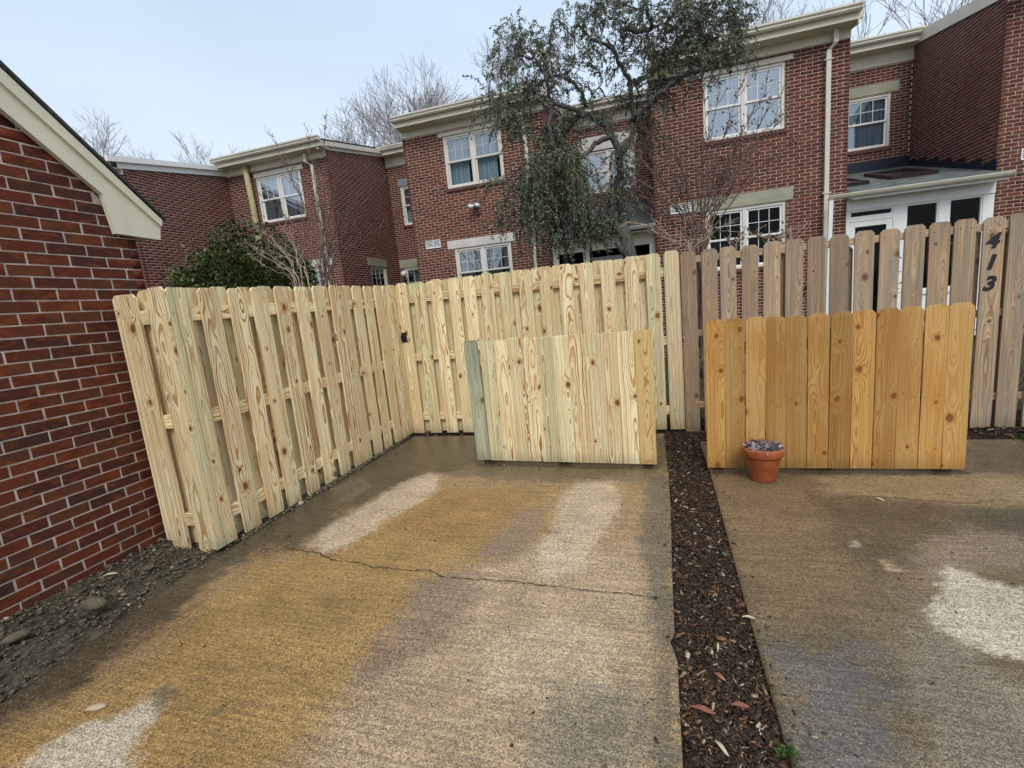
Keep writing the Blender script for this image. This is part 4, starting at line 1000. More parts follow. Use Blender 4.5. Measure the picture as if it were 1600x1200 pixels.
# security camera
cc_ = at(741, 321, 1, 11.44)
sc_ = thing('security_camera', (cc_.x, 11.6, cc_.z), 'white twin head security light with camera on the middle townhouse wall', 'security camera')
MB().tube([(cc_.x, 11.595, cc_.z + .02), (cc_.x, 11.56, cc_.z + .02)], .055, 14).build('mount_plate', WHITE, sc_, True)
for s, nm in ((-1, 'lamp_head'), (1, 'lamp_head')):
    MB().tube([(cc_.x + s * .03, 11.56, cc_.z + .02), (cc_.x + s * .07, 11.48, cc_.z + .0), (cc_.x + s * .11, 11.40, cc_.z - .02)], [.02, .045, .06], 12).build(nm, WHITE, sc_, True, True)
MB().tube([(cc_.x, 11.56, cc_.z - .03), (cc_.x, 11.46, cc_.z - .05)], [.035, .04], 12).build('lens', BLACK, sc_, True)

# ---- house D, the right one
hd = thing('brick_townhouse', (2.1, 11.3, 0), 'right brick townhouse with bright white double windows and pale downspout', 'townhouse', 'row of brick townhouses')
X0 = .30; L = 3.665; wf = Wall(hd, (X0, 11.3, 0), 0)
brick_wall(wf, L, flat(5.83), [(1.04, 2.56, 4.44, 5.68), (1.04, 2.58, 1.76, 3.03)], BRICK_DARK, MORTAR, 300, lambda u, z: abs(u - 2.7) + abs(z - 3.8) * .8)
window(wf, 1.04, 4.44, 1.52, 1.24, sash=WHITE, pane=GLASS_B, blind=True); lintel(wf, .92, 2.70, 5.68, 5.775, CREAM_D, 'window_head')
window(wf, 1.04, 1.76, 1.54, 1.27, sash=WHITE, pane=GLASS_D, lower_muntins=True); lintel(wf, .80, 2.715, 3.045, 3.295, LINTEL_G)
eave(wf, 0, L, 5.83, right_end=.0); downspout(wf, 3.29, 6.10, .1, .35, straps=(5.50, 3.05), bend=.09, mat=plain('pale_downspout_paint', (.62, .57, .49), .45, .06))
vent(wf, .33, .76, 3.07, 3.275)
ws = Wall(hd, (X0 + L, 11.3, 0), math.pi / 2); brick_wall(ws, 3.2, lambda u: 6.02 + .2 * u, [], BRICK_DARK, MORTAR); rake(ws, -.34, 3.2, 5.915, .2)
wn_ = Wall(hd, (X0, 14.5, 0), -math.pi / 2); brick_wall(wn_, 3.2, lambda u: 6.66 - .2 * u, [], BRICK_DARK, MORTAR)
wr = Wall(hd, (X0 + L, 14.5, 0), 0); L2 = 2.435
brick_wall(wr, L2, flat(6.32), [(1.05, 2.01, 4.455, 5.68)], BRICK_DARK, MORTAR)
window(wr, 1.05, 4.455, .96, 1.225, 1, sash=WHITE, pane=GLASS, blind=True); lintel(wr, .95, 2.17, 5.70, 5.93, LINTEL_G); eave(wr, 0, L2, 6.32, fh=.28, over=.34)
wr.build(MB().box((0, -.012, 3.80), (L2, -.004, 4.17)), 'flashing', NAVY)
roof(hd, X0 + .02, X0 + L - .01, 10.9, 19, 6.22); roof(hd, X0 + L - .01, 6.40, 14.04, 19, 6.86)

# ---- house E at the right edge
he = thing('brick_townhouse', (8.2, 11.4, 0), 'brick townhouse at the right edge with a long dark side wall', 'townhouse', 'row of brick townhouses')
wf = Wall(he, (6.4, 11.4, 0), 0); brick_wall(wf, 3.6, flat(5.9), [], BRICK_DARK, MORTAR, 150, lambda u, z: u + abs(z - 4.2) * .2)
vent(wf, .36, .79, 3.19, 3.39); eave(wf, 0, 3.6, 5.9)
ws = Wall(he, (6.4, 14.9, 0), -math.pi / 2)
brick_wall(ws, 3.5, lambda u: 6.74 - .2 * u, [], BRICK_DARK, MORTAR, 150, hj=.004, key= lambda u, z: abs(u - 3.0) + abs(z - 4.8) * .5)
ws.build(MB().prism([(0, -.035, 6.70), (3.9, -.035, 5.92), (3.9, -.035, 6.15), (0, -.035, 6.95)], (0, .035, 0)), 'rake_board', CREAM)
roof(he, 6.42, 10.1, 10.9, 19, 6.17)
fs = MB()                                                  # stepped flashing above the sunroom roof
sy = [14.45, 14.16, 13.72, 13.22, 12.75, 12.28, 11.80, 11.36]
rz = lambda y: 2.93 + .275 * (y - 11.05)
for a, b in zip(sy[:-1], sy[1:]):
    top_ = round((rz(a) + .13) / CO) * CO
    fs.prism([(6.4 - .014, a, rz(a) - .05), (6.4 - .014, b, rz(b) - .05), (6.4 - .014, b, top_), (6.4 - .014, a, top_)], (.008, 0, 0))
fs.build('step_flashing', NAVY, he, True)

# ---- house A far left
ha = thing('brick_townhouse', (-13.5, 8.66, 0), 'far left brick townhouse whose blank side wall rises behind the shed', 'townhouse', 'row of brick townhouses')
ws = Wall(ha, (-11.5, 8.66, 0), math.pi / 2); brick_wall(ws, 3.4, lambda u: 5.50 + .165 * u, [], BRICK_DARK, MORTAR, hj=.005)
ws.build(MB().prism([(-.1, -.03, 5.36), (3.4, -.03, 5.94), (3.4, -.03, 6.08), (-.1, -.03, 5.50)], (0, .03, 0)), 'rake_board', WHITE)
ws.build(MB().prism([(-.35, -.10, 5.45), (3.4, -.10, 6.08), (3.4, -.10, 6.20), (-.35, -.10, 5.57)], (0, .07, 0)), 'rake_moulding', WHITE)
wf = Wall(ha, (-15.2, 8.66, 0), 0); brick_wall(wf, 3.7, flat(5.3), [], BRICK_DARK, MORTAR); eave(wf, 0, 3.7, 5.25, fh=.1, over=.25)
roof(ha, -15.2, -11.52, 8.25, 16, 5.58, .165)

# ---- sunroom against house D
YS = 11.34; sr = thing('sunroom', (5.2, YS, 0), 'white framed sunroom with shingle roof and two skylights', 'sunroom')
wl = Wall(sr, (0, YS, 0), 0)
ax_ = lambda px, py: (at(px, py, 1, YS)[0], at(px, py, 1, YS)[2])
XL_, XR_ = 3.98, 6.385
t0 = ax_(1328, 323); t1 = ax_(1396, 333.6); g0 = ax_(1416, 325); g1 = ax_(1467.6, 318.4); h0 = ax_(1483.6, 317); h1 = ax_(1536.6, 310.4)
zh = 2.665; ztr = t1[1]; zs = .98
m = MB(); m.box((XL_, -.02, zh), (XR_, .10, 2.90))                   # header
frame = [(XL_, t0[0]), (t1[0], g0[0]), (g1[0], h0[0]), (h1[0], XR_)]
for a, b in frame: m.box((a, 0, 0), (b, .12, zh - .002))
m.box((t0[0], .002, ztr - .075), (t1[0], .12, ztr)); m.box((g0[0], .002, zs - .09), (h1[0], .12, zs)); m.box((g0[0], .03, .45), (h1[0], .09, zs - .09))
wl.build(m, 'frame', WHITE)
wl.build(MB().box((g0[0], -.01, zs - .5), (h1[0], .02, .45)).box((XL_, .04, 0), (XR_, .1, .45)), 'base_panel', WHITE)
for a, b, z0_, z1_ in ((t0[0], t1[0], ztr, zh), (g0[0], g1[0], zs, zh), (h0[0], h1[0], zs, zh)):
    f = .028; m = MB(); m.box((a, .012, z0_), (a + f, .07, z1_)); m.box((b - f, .012, z0_), (b, .07, z1_)); m.box((a + f, .012, z1_ - f - .01), (b - f, .07, z1_)); m.box((a + f, .012, z0_), (b - f, .07, z0_ + f)); o = wl.build(m, 'window', WHITE)
    p = MB().poly([(a + f, .05, z0_ + f), (b - f, .05, z0_ + f), (b - f, .05, z1_ - f), (a + f, .05, z1_ - f)], [(0, 1, 2, 3)]).build('glass_pane', GLASS_D); p.parent = o
a, b = t0[0] + .004, t1[0] - .004; z1_ = ztr - .08; f = .10
m = MB(); m.box((a, .010, .1), (a + f, .06, z1_)); m.box((b - f, .010, .1), (b, .06, z1_)); m.box((a + f, .010, z1_ - f), (b - f, .06, z1_)); m.box((a + f, .010, .1), (b - f, .06, .4)); dr = wl.build(m, 'door', WHITE)
MB().poly([(a + f, .04, .4), (b - f, .04, .4), (b - f, .04, z1_ - f), (a + f, .04, z1_ - f)], [(0, 1, 2, 3)]).build('glass_pane', GLASS_D).parent = dr
MB().tube([(b - .05, -.03, 1.0), (b - .05, .012, 1.0)], .02, 8).build('handle', BLACK).parent = dr
MB().poly([(x, YS + y, z) for x, y, z in [(XL_, .13, 0), (XR_, .13, 0), (XR_, 3.0, 0), (XL_, 3.0, 0), (XL_, .13, 2.8), (XR_, .13, 2.8), (XR_, 3.0, 2.8), (XL_, 3.0, 2.8)]], [(0, 1, 2, 3), (2, 3, 7, 6), (4, 5, 6, 7), (0, 3, 7, 4), (1, 2, 6, 5)]).build('dark_interior', ROOM, sr, True)
# roof: its own axes (x along the eave, y up the slope) so that the courses follow it
ry0, ry1 = 11.02, 14.47; sl = math.atan(.275); rl = (ry1 - ry0) / math.cos(sl)
m = MB().box((0, 0, 0), (6.375 - 3.98, rl, .045)); ro = m.build('roof', SH_GREY, sr); ro.location = Vector((3.98, ry0, 2.925)) - root_loc(sr); ro.rotation_euler = (sl, 0, 0)
for (u, v, w_, h_) in ((1.07, 1.15, .82, 1.35), (-.02 + .03, 1.0, .62, 1.35)):
    m = MB(); f = .07
    m.box((u, v, .047), (u + f, v + h_, .12)); m.box((u + w_ - f, v, .047), (u + w_, v + h_, .12)); m.box((u + f, v, .047), (u + w_ - f, v + f, .12)); m.box((u + f, v + h_ - f, .047), (u + w_ - f, v + h_, .12))
    sk = m.build('skylight', plain('dark_bronze', (.035, .022, .022), .4), sr); sk.location = ro.location; sk.rotation_euler = ro.rotation_euler
    MB().poly([(u + f, v + f, .10), (u + w_ - f, v + f, .10), (u + w_ - f, v + h_ - f, .10), (u + f, v + h_ - f, .10)], [(0, 1, 2, 3)]).build('glass_pane', GLASS, sk)
prof = [(0, 2.885), (-.06, 2.885), (-.085, 2.91), (-.105, 2.95), (-.105, 2.965), (-.092, 2.965), (-.075, 2.925), (0, 2.90)]
xa, xb = at(1295, 314, 1, 10.95)[0], 6.44
MB().prism([(xa, 11.03 + y, z) for y, z in prof], (xb - xa, 0, 0)).build('gutter', CREAM_D, sr, True)
MB().box((XL_, 11.03, 2.84), (XR_, 11.05, 2.93)).box((XL_, 11.05, 2.885), (XR_, YS - .02, 2.90)).build('fascia_board', WHITE, sr, True)
dsx = at(1297, 330, 1, 11.0)[0]
MB().prism([(dsx - .035, 10.94, 2.87), (dsx + .035, 10.94, 2.87), (dsx + .035, 10.99, 2.87), (dsx - .035, 10.99, 2.87)], (0, .12, -2.8)).build('downspout', WHITE, sr, True)

# ---- porch against house C
YP = 11.42; pr = thing('porch', (-.9, YP, 0), 'dark roofed porch with cream beam between the middle and right townhouses', 'porch')
m = MB().box((0, 0, 0), (.295 + 2.09, 3.47, .045)); ro = m.build('roof', SH_DARK, pr); ro.location = Vector((-2.09, 11.12, 2.86)) - root_loc(pr); ro.rotation_euler = (math.atan(.345), 0, 0)
MB().prism([(-2.09, 11.14 + y, z - .06) for y, z in prof], (2.385, 0, 0)).build('gutter', CREAM_D, pr, True)
MB().box((-2.09, YP, 2.52), (.295, YP + .12, 2.78)).box((-2.09, 11.14, 2.78), (.295, YP + .12, 2.80)).build('beam', CREAM, pr, True)
for x in (.155, -.40, -1.35, -2.085): MB().box((x, YP, 0), (x + .14, YP + .118, 2.518)).build('post', CREAM, pr, True)
MB().box((-1.20, YP + .02, 1.7), (-.42, YP + .06, 2.36)).build('screen_panel', plain('grey_screen', (.20, .19, .18), .7), pr, True)
MB().poly([(-2.09, 11.9, 0), (.295, 11.9, 0), (.295, 14.4, 0), (-2.09, 14.4, 0), (-2.09, 11.9, 2.7), (.295, 11.9, 2.7), (.295, 14.4, 2.7), (-2.09, 14.4, 2.7)], [(2, 3, 7, 6), (4, 5, 6, 7), (0, 3, 7, 4), (1, 2, 6, 5)]).build('dark_interior', ROOM, pr, True)

# ------------------------------------------------------------------ VEGETATION
def vrand(s=1.): return Vector((random.gauss(0, s), random.gauss(0, s), random.gauss(0, s)))
def smooth_path(P, n=6):
    P = [Vector(p) for p in P]; out = []
    for i in range(len(P) - 1):
        p0, p1, p2, p3 = P[max(i - 1, 0)], P[i], P[i + 1], P[min(i + 2, len(P) - 1)]
        for k in range(n):
            t = k / n; out.append(.5 * ((2 * p1) + (p2 - p0) * t + (2 * p0 - 5 * p1 + 4 * p2 - p3) * t * t + (3 * p1 - p0 - 3 * p2 + p3) * t ** 3))
    return out + [P[-1]]
# big weeping evergreen between the fence and the houses
wt = thing('weeping_evergreen_tree', at(985, 400, 1, 8.4) * 1, 'large dark weeping evergreen with crooked limbs hanging before the middle townhouse', 'tree')
wt.location.z = 0; wt.location.x = at(985, 400, 1, 8.4)[0]; wt.location.y = 8.4
A = lambda px, py, Y=8.4: at(px, py, 1, Y)
limbs = {
    'trunk': ([A(988, 520), A(982, 420), A(972, 340), A(966, 290), A(969, 245), A(955, 212), A(938, 187)], (.07, .05)),
    'limb_a': ([A(940, 190), A(905, 175, 8.3), A(880, 165, 8.2), A(862, 160, 8.2), A(852, 120, 8.1), A(838, 95, 8.0)], (.042, .018)),
    'limb_b': ([A(915, 165), A(908, 145, 8.3), A(885, 122, 8.2), A(862, 120, 8.2), A(830, 140, 8.1), A(812, 175, 8.0)], (.034, .014)),
    'limb_c': ([A(968, 245), A(985, 215, 8.5), A(988, 175, 8.5), A(985, 130, 8.4), A(970, 100, 8.3), A(955, 72, 8.2), A(925, 62, 8.2), A(905, 40, 8.1)], (.047, .018)),
    'limb_d': ([A(985, 190, 8.5), A(1005, 172, 8.4), A(1028, 148, 8.3), A(1055, 128, 8.3), A(1078, 113, 8.2), A(1098, 108, 8.2), A(1106, 90, 8.1), A(1090, 76, 8.1), A(1070, 60, 8.0)], (.048, .018)),
    'limb_e': ([A(975, 60, 8.3), A(972, 45, 8.3), A(1000, 48, 8.2), A(1018, 42, 8.2), A(1012, 18, 8.1), A(1000, -20, 8.1)], (.045, .025)),
    'limb_f': ([A(862, 160, 8.2), A(858, 200, 8.0), A(870, 240, 7.9), A(880, 270, 7.8)], (.04, .02)),
    'limb_g': ([A(955, 212), A(925, 230, 8.1), A(905, 255, 7.9)], (.05, .02)),
    'limb_h': ([A(985, 130, 8.4), A(1010, 120, 8.6), A(1040, 95, 8.8), A(1075, 50, 8.8), A(1110, 20, 8.8)], (.045, .02)),
    'limb_i': ([A(905, 175, 8.3), A(880, 215, 8.5), A(850, 235, 8.4), A(830, 260, 8.3)], (.04, .015)),
}
limb_pts = []
for nm, (P, (r0, r1)) in limbs.items():
    sp = smooth_path(P, 6); sp = [p + vrand(.012) for p in sp]; n = len(sp)
    rad = [r0 + (r1 - r0) * i / (n - 1) for i in range(n)]
    if nm == 'trunk': sp[0] = Vector((wt.location.x, 8.4, 0)); 
    MB().tube(sp, rad, 10).build('trunk' if nm == 'trunk' else 'limb', BARK, wt, True, True); limb_pts += sp
clusters = [  # px, py, rx, ry, Y, strings, length
    (815, 85, 42, 42, 8.0, 60, .55), (785, 165, 26, 42, 7.9, 44, .55), (835, 145, 34, 34, 8.3, 44, .45), (812, 60, 22, 30, 8.0, 20, .35), (800, 205, 24, 26, 7.9, 26, .4), (855, 110, 30, 40, 8.4, 34, .4), (840, 200, 30, 26, 8.3, 26, .5),
    (895, 55, 42, 48, 8.3, 60, .40), (885, 115, 36, 34, 8.5, 34, .40), (930, 20, 50, 28, 8.2, 50, .40), (960, 85, 40, 40, 8.5, 34, .35), (905, 185, 34, 26, 8.3, 30, .45), (945, 150, 30, 34, 8.6, 20, .4),
    (1000, 80, 44, 36, 8.6, 46, .38), (1000, 15, 60, 30, 8.2, 66, .38), (1055, 45, 50, 40, 8.4, 80, .38), (1105, 55, 42, 42, 8.3, 70, .38), (1140, 80, 26, 26, 8.3, 34, .35), (1090, 95, 60, 20, 8.5, 44, .30), (1100, 10, 44, 24, 8.4, 50, .35), (1150, 35, 20, 26, 8.4, 22, .3),
    (1000, 150, 30, 36, 8.7, 28, .45), (1010, 210, 24, 28, 8.6, 30, .45),  (1030, 160, 26, 26, 8.6, 14, .4), (1040, 125, 40, 24, 8.5, 24, .3), (955, 300, 12, 24, 8.2, 12, .5), (1095, 130, 20, 14, 8.2, 12, .25),
    (860, 268, 30, 34, 7.8, 60, 1.2), (878, 276, 24, 34, 7.8, 70, 1.2), (898, 326, 16, 22, 7.9, 36, .6), (940, 352, 26, 16, 8.0, 40, .4), (832, 300, 24, 36, 7.8, 44, .85), (868, 325, 40, 36, 7.9, 70, .75), (915, 350, 50, 28, 8.0, 70, .5), (868, 245, 24, 20, 8.0, 34, 1.3), (803, 300, 12, 30, 7.8, 14, .75), (782, 345, 10, 12, 7.8, 18, .4), (790, 285, 16, 24, 7.8, 10, .72), (880, 215, 24, 24, 8.2, 28, .5),
    (966, 250, 10, 34, 8.3, 30, .4), (968, 300, 10, 36, 8.3, 34, .45), (935, 195, 20, 12, 8.3, 12, .25), (1100, 30, 60, 36, 8.4, 60, .35), (1050, 80, 50, 26, 8.4, 40, .32),
]
S = []; SL = []; LP = []; LD = []; lpn = np.array([tuple(p) for p in limb_pts])
for (px, py, rx, ry, Y, n, ln) in clusters:
    c0 = A(px, py, Y); i = int(np.argmin(((lpn - np.array(c0)) ** 2).sum(1))); q = limb_pts[i]
    path = smooth_path([q, q.lerp(c0, .5) + vrand(.08) + Vector((0, 0, .10)), c0], 5)
    for a, b in zip(path[:-1], path[1:]): S.append((*a, *b, .014, .012))
    for k in range(n):
        while True:
            ex, ey = random.uniform(-1, 1), random.uniform(-1, 1)
            if ex * ex + ey * ey < 1: break
        p = A(px + ex * rx, py + ey * ry, Y + random.uniform(-.45, .45))
        if random.random() < .35:
            a = c0
            for t in (.33, .66, 1.): b = c0.lerp(p, t) + vrand(.02); S.append((*a, *b, .006, .005)); a = b
        d = Vector((ex * .8 + random.gauss(0, .4), random.gauss(0, .5), random.uniform(.0, .9))).normalized()
        L_ = ln * random.uniform(.4, 1.25); st = .05; m_ = max(4, int(L_ / st)); g = random.uniform(.16, .42)
        for j in range(m_):
            d2 = (d + Vector((0, 0, -g)) + vrand(.10)); d2.normalize(); d = d2; b = p + d * st
            (SL if random.random() < .35 else S).append((*p, *b, .0032, .0028))
            for _ in range(4 if ln > .7 else 5):
                LP.append(tuple(p.lerp(b, random.random()) + vrand(.012))); LD.append(tuple(d * .6 + vrand(.5) + Vector((0, 0, -.25))))
            p = b
tag(segs('twigs', S, 3, BARK, wt), kind='stuff'); tag(segs('pale_twigs', SL, 3, bark('pale_twig_bark', (.20, .19, .17), (.34, .33, .30)), wt), kind='stuff')
tag(leaves('foliage', LP, LD, .030 + rng.random(len(LP)) * .026, LEAF_W, wt, .45), kind='stuff')
# cut stump
sp_ = [A(992, 450, 7.7), A(985, 400, 7.7), A(978, 372, 7.7), A(970, 352, 7.7)]
sp_[0].z = 0
st_ = thing('sawn_tree_stump', (sp_[1].x, 7.7, 0), 'grey sawn off tree trunk standing before the porch', 'stump')
MB().tube(sp_, [.12, .10, .095, .10], 12).build('trunk', BARK, st_, True, True)
MB().tube([A(985, 405, 7.7), A(972, 392, 7.65), A(962, 378, 7.6)], [.05, .045, .04], 10).build('side_stub', BARK, st_, True, True)

# camellia
def bush(name, loc, rad, n, size, mat, label, stems=10):
    t = thing(name, (loc[0], loc[1], 0), label, 'shrub'); c = np.array(loc); R = np.array(rad)
    u = rng.normal(0, 1, (n, 3)); u /= np.linalg.norm(u, axis=1)[:, None]; u[:, 2] *= .92; k = 1 - .35 * rng.random(n) ** 2
    lump = 1 + .09 * np.sin(u[:, 0] * 7 + 1) + .08 * np.sin(u[:, 2] * 9 + u[:, 1] * 5) + rng.normal(0, .035, n)
    u = np.sign(u) * np.abs(u) ** .62; P = c + u * R * (k * lump)[:, None]; P = P[P[:, 2] > .3]; D = (P - c) / R + rng.normal(0, .5, P.shape)
    tag(leaves('foliage', P, D, size * (.7 + .6 * rng.random(len(P))), mat, t, .6), kind='stuff')
    S = []
    for i in range(stems):
        a = random.uniform(0, 6.28); e_ = Vector((loc[0] + math.cos(a) * rad[0] * .7, loc[1] + math.sin(a) * rad[1] * .7, loc[2] + rad[2] * random.uniform(.1, .7))); p0 = Vector((loc[0], loc[1], 0))
        S.append((*p0, *p0.lerp(e_, .5), .03, .02)); S.append((*p0.lerp(e_, .5), *e_, .02, .008))
    segs('stems', S, 5, BARK_M, t); return t
bc = at(392, 440, 1, 7.6)
bush('camellia_shrub', (bc.x, 7.6, 1.0), (1.14, 1.05, at(385, 372, 1, 7.6)[2] - 1.0), 42000, .072, LEAF_C, 'dense round glossy camellia shrub behind the left new fence')

def multistem(name, label, base, tips, Y, r0, sub, mat, pods=None, bulge=.35, gap=1.0, cat='tree', seed=3):
    """multi stemmed bare shrub: stems from the base to the tips, side twigs, seed pods"""
    R = random.Random(seed); b0 = A(*base, Y); b0.z = 0; t = thing(name, b0, label, cat); tw = []; pods_p = []
    for (tx, ty) in tips:
        e_ = A(tx, ty, Y + R.uniform(-.5, .5)); top = A(*base, Y) + Vector((R.uniform(-.12, .12), R.uniform(-.1, .1), 0))
        mid = top.lerp(e_, .5) + Vector(((e_.x - top.x) * -.10, 0, bulge * abs(e_.x - top.x) * .25))
        P = smooth_path([b0 + Vector((R.uniform(-.1, .1), R.uniform(-.1, .1), 0)), top, mid, e_], 6); P = [p + Vector((R.gauss(0, .014), R.gauss(0, .014), R.gauss(0, .008))) for p in P]; n = len(P)
        rr0 = r0 * R.uniform(.7, 1.25)
        MB().tube(P, [rr0 * (1 - .86 * i / (n - 1)) for i in range(n)], 7).build('stem', mat, t, True, True)
        for i in range(int(n * .60), n):
            for _ in range(sub):
                if R.random() > .8: continue
                p = P[i]; d = ((P[i] - P[i - 1]).normalized() + Vector((R.gauss(0, .5), R.gauss(0, .5), R.gauss(0, .35)))).normalized(); L_ = R.uniform(.12, .55) * gap * (1.25 - i / n)
                for j in range(5):
                    d = (d + Vector((R.gauss(0, .14), R.gauss(0, .14), R.gauss(.07, .1)))).normalized(); q = p + d * L_ / 5; tw.append((*p, *q, .0052 - j * .0005, .0047 - j * .0005)); p = q
                    if R.random() < .4:
                        d3 = (d + Vector((R.gauss(0, .6), R.gauss(0, .6), R.gauss(0, .5)))).normalized(); q3 = p + d3 * R.uniform(.04, .14); tw.append((*p, *q3, .0025, .002)); pods_p.append(q3)
                pods_p.append(p)
    tag(segs('twigs', tw, 3, mat, t), kind='stuff')
    if pods:
        pts = [p for p in pods_p if R.random() < pods]; C = np.array([tuple(p) for p in pts]); n = len(C); s = .005 + .005 * rng.random(n)
        E_ = np.eye(3); V, F = boxes_arr(C, E_[0] * s[:, None], E_[1] * s[:, None], E_[2] * s[:, None] * 1.3); V = V + (rng.random(V.shape) - .5) * .006
        tag(quads('seed_pods', V, F, BARK_M, t), kind='stuff')
    return t
multistem('bare_multistem_shrub', 'bare reddish multi stemmed shrub rising over the left fence before the left townhouse', (512, 452), [(425, 215), (445, 250), (462, 262), (480, 205), (492, 285), (510, 188), (513, 240), (522, 290), (540, 330), (555, 350), (595, 285), (560, 300), (470, 330), (440, 330), (405, 300), (380, 350), (615, 345), (500, 330), (530, 250)], 7.2, .016, 3, BARK_M, None, seed=5)
multistem('bare_low_shrub', 'bare shrub with pale splayed twigs on the right side of the camellia', (470, 450), [(400, 395), (385, 380), (410, 360), (425, 372), (440, 385), (455, 365), (395, 405), (452, 400), (430, 340)], 6.5, .013, 1, BARK_T, None, seed=9)
multistem('crepe_myrtle', 'bare crepe myrtle with many thin stems and seed pods before the right townhouse', (1090, 400), [(905, 290), (940, 250), (965, 200), (985, 230), (1010, 200), (1035, 175), (1055, 190), (1075, 175), (1100, 150), (1105, 220), (1128, 100), (1140, 190), (1160, 120), (1165, 210), (1185, 165), (1200, 130), (1210, 190), (1222, 140), (1230, 170), (1240, 220), (1020, 270), (1000, 300), (1060, 250), (1125, 270), (1175, 255), (1035, 225), (930, 320), (1205, 250), (1150, 235)], 7.8, .015, 3, BARK_M, .45, gap=1.1, seed=11)
multistem('pale_twig_shrub', 'pale leafless twigs of a small shrub peeking over the fence beside the crepe myrtle', (1075, 402), [(985, 345), (1020, 360), (1065, 350), (1110, 355), (1050, 372), (1140, 350)], 6.1, .007, 1, BARK_T, .2, seed=13)
# dried climber on the weathered fence
R_ = random.Random(4); vt = thing('dried_climber', (2.0, 5.06, 0), 'dried tan climber with curled leaves tangled on top of the weathered fence', 'climber'); S = []; LP = []; LD = []
for path in ([(1255, 560), (1250, 470), (1248, 420), (1240, 385), (1228, 372), (1222, 365)], [(1240, 385), (1215, 378), (1195, 370), (1182, 368), (1170, 362)], [(1222, 368), (1205, 385), (1185, 390)], [(1235, 375), (1236, 362), (1233, 355)], [(1246, 420), (1226, 400), (1215, 396)], [(1160, 410), (1150, 385), (1158, 368), (1165, 355)], [(1150, 388), (1138, 378), (1142, 365)], [(1425, 430), (1412, 410), (1420, 390)], [(1515, 430), (1508, 400), (1512, 385)], [(1250, 470), (1262, 440), (1268, 415)], [(1075, 410), (1085, 385), (1105, 372), (1113, 355)], [(1390, 470), (1400, 440), (1398, 410), (1405, 395)]):
    P = smooth_path([at(x, y, 1, 5.03 + R_.uniform(-.06, .08)) for x, y in path], 6)
    for a, b in zip(P[:-1], P[1:]):
        S.append((*a, *b, .0042, .0038))
        for _ in range(2):
            if R_.random() < .35: LP.append(tuple(b + Vector((R_.gauss(0, .02), R_.gauss(0, .02), R_.gauss(0, .015))))); LD.append((R_.gauss(0, 1), R_.gauss(0, 1), R_.gauss(-.4, .6)))
        if R_.random() < .4:
            q = b + Vector((R_.gauss(0, .06), R_.gauss(0, .03), R_.gauss(.03, .05))); S.append((*b, *q, .003, .0022)); LP.append(tuple(q)); LD.append((R_.gauss(0, 1), R_.gauss(0, 1), R_.gauss(0, .6)))
segs('stems', S, 5, BARK_T, vt); leaves('curled_leaves', LP, LD, .025 + .03 * rng.random(len(LP)), LEAF_D, vt, .7)
# low planting seen through the gaps
S = []; LP = []; LD = []
for i in range(260):
    p = Vector((random.uniform(.2, 3.6), random.uniform(5.15, 5.9), 0)); d = Vector((random.gauss(0, .3), random.gauss(0, .2), 1)).normalized()
    for j in range(10):
        d = (d + vrand(.16)).normalized(); q = p + d * random.uniform(.06, .12); S.append((*p, *q, .004, .0035)); 
        if random.random() < .35: LP.append(tuple(q)); LD.append(tuple(vrand(1)))
        p = q
ud = segs('twiggy_undergrowth', S, 3, BARK_T); tag(ud, kind='stuff')
tag(leaves('undergrowth_leaves', LP, LD, .03 + .02 * rng.random(len(LP)), LEAF_D), kind='stuff')

# bare trees on the skyline
def bare_tree(base_x, Y, H, spread, seed, label, r0=.22, depth=6):
    R = random.Random(seed); t = thing('bare_tree', (base_x, Y, 0), label, 'tree', 'bare winter trees behind the townhouses'); tr = []; br = []
    def grow(p, d, L_, r, lv):
        n = 3; 
        for j in range(n):
            d = (d + Vector((R.gauss(0, .11), R.gauss(0, .11), R.gauss(.03, .06)))).normalized(); q = p + d * L_ / n; r2 = r * .90
            (tr if lv == 0 else br).append((*p, *q, r, r2)); p, r = q, r2
            if lv > 0 and lv < depth and R.random() < .55:
                grow(p, (d + Vector((R.gauss(0, .55), R.gauss(0, .55), R.gauss(.1, .3)))).normalized(), L_ * R.uniform(.5, .7), r * .5, lv + 1)
        if lv < depth:
            for _ in range(R.choice((2, 3, 3, 3))):
                grow(p, (d + Vector((R.gauss(0, spread), R.gauss(0, spread), R.uniform(-.05, .3)))).normalized(), L_ * R.uniform(.62, .80), r * R.uniform(.58, .70), lv + 1)
    grow(Vector((base_x, Y, 0)), Vector((0, 0, 1)), H * .30, r0, 0)
    tr, br = np.array(tr), np.array(br); br[:, 6:] = np.maximum(br[:, 6:], .0085); f = H / max(br[:, 5].max(), .1)
    for a in (tr, br): a[:, [2, 5]] *= f; a[:, [0, 3]] = base_x + (a[:, [0, 3]] - base_x) * f; a[:, [1, 4]] = Y + (a[:, [1, 4]] - Y) * f
    segs('trunk', tr, 8, BARK_HAZE, t); tag(segs('branches', br, 3, BARK_HAZE, t), kind='stuff')
def tree_at(px, py_top, Y, seed, label, spread=.5, r0=.24, depth=6):
    p = at(px, py_top, 1, Y); bare_tree(p.x, Y, p.z * 1.0, spread, seed, label, r0, depth)
tree_at(165, 190, 26, 1, 'bare tree above the shed roof, leftmost on the skyline')
tree_at(255, 208, 27, 2, 'bare tree showing above the roof of the far left townhouse')
tree_at(600, 140, 26, 3, 'broad bare tree behind the gap left of the middle townhouse', .55, .26, 6)
tree_at(700, 122, 31, 4, 'thin bare tree above the roof of the middle townhouse')
tree_at(770, 60, 30, 8, 'bare tree at the left edge of the weeping evergreen crown')
tree_at(1215, -60, 27, 5, 'tall bare tree above the roof of the right townhouse', .5, .24, 5)
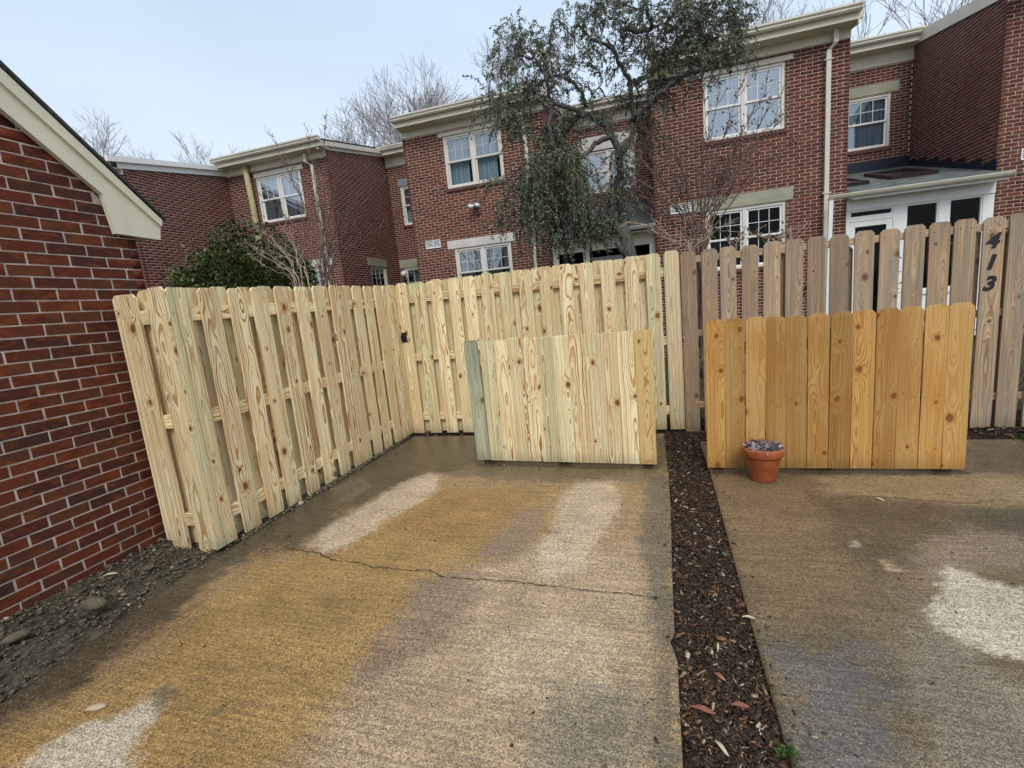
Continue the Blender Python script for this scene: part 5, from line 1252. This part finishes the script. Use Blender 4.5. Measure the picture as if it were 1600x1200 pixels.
tree_at(1390, -80, 25, 6, 'tall bare tree behind the recess left of the right edge townhouse', .5, .24, 5)
tree_at(1480, -40, 30, 7, 'bare tree behind the long side wall near the right edge', .5, .2, 5)

# weeds
def weed(p, n, s, label):
    P = []; D = []
    for i in range(n): a = random.uniform(0, 6.28); P.append((p.x + random.gauss(0, s * .3), p.y + random.gauss(0, s * .3), .004)); D.append((math.cos(a), math.sin(a), random.uniform(.3, 1.2)))
    tag(leaves('weed', P, D, s * (.6 + .6 * rng.random(n)), WEED, width=.22), label, 'weed')
weed(G(1230, 1180), 60, .030, 'green weed tuft at the edge of the right driveway slab'); weed(G(1024, 936), 34, .014, 'tiny green weed in the driveway crack end')
weed(G(1600, 688), 30, .06, 'low weed at the fence foot near the right edge')
# loose leaves and sticks
def loose(p, L_, w_, ang, label, mat, name='fallen_leaf', cat='leaf', z=.006):
    m = MB(); n = 6; P = []
    for k in range(n + 1):
        t = k / n; hw = w_ / 2 * math.sin(math.pi * min(max(t, .06), .97)) ** .8; P += [((t - .5) * L_, -hw, .004 * math.sin(t * 5) + .002), ((t - .5) * L_, hw, .006 * math.sin(t * 4) + .004)]
    P2 = [(a, b, c - .0012) for a, b, c in P]; b0 = len(P)
    F = [(2 * k, 2 * k + 2, 2 * k + 3, 2 * k + 1) for k in range(n)]; m.poly(P + P2, F + [tuple(b0 + i for i in f[::-1]) for f in F]); o = m.build(name, mat); o.location = p + Vector((0, 0, z)); o.rotation_euler = (0, 0, ang); tag(o, label, cat)
RED = plain('wet_red_leaf', (.20, .066, .034), .45, .25, 30); PALEW = plain('pale_wood_chip', (.48, .38, .25), .7, .2, 30)
loose(G(1100, 1112, -.01), .075, .017, -.15, 'long wet red leaf in the mulch near the bottom', RED)
loose(G(1157, 1105, -.01), .058, .016, .1, 'wet orange leaf right of the long red leaf in the mulch', RED)
loose(G(1125, 1060, -.01), .045, .013, -.6, 'small pink leaf in the middle of the mulch strip', RED)
loose(G(1170, 967), .052, .008, .05, 'pale wood splinter lying across the slab edge', PALEW, 'wood_splinter', 'splinter')
loose(G(1128, 1172, -.01), .055, .010, -.9, 'pale wood splinter in the mulch at the bottom', PALEW, 'wood_splinter', 'splinter')
loose(G(1122, 1013, -.01), .055, .009, 1.4, 'upright lying tan wood sliver in the mulch strip', PALEW, 'wood_splinter', 'splinter')
loose(G(173, 899, .03), .07, .012, .75, 'tan wood sliver on the soil below the shed wall', PALEW, 'wood_splinter', 'splinter')
loose(G(1375, 782), .055, .006, -.8, 'curved tan twig on the right driveway slab', PALEW, 'twig', 'twig')
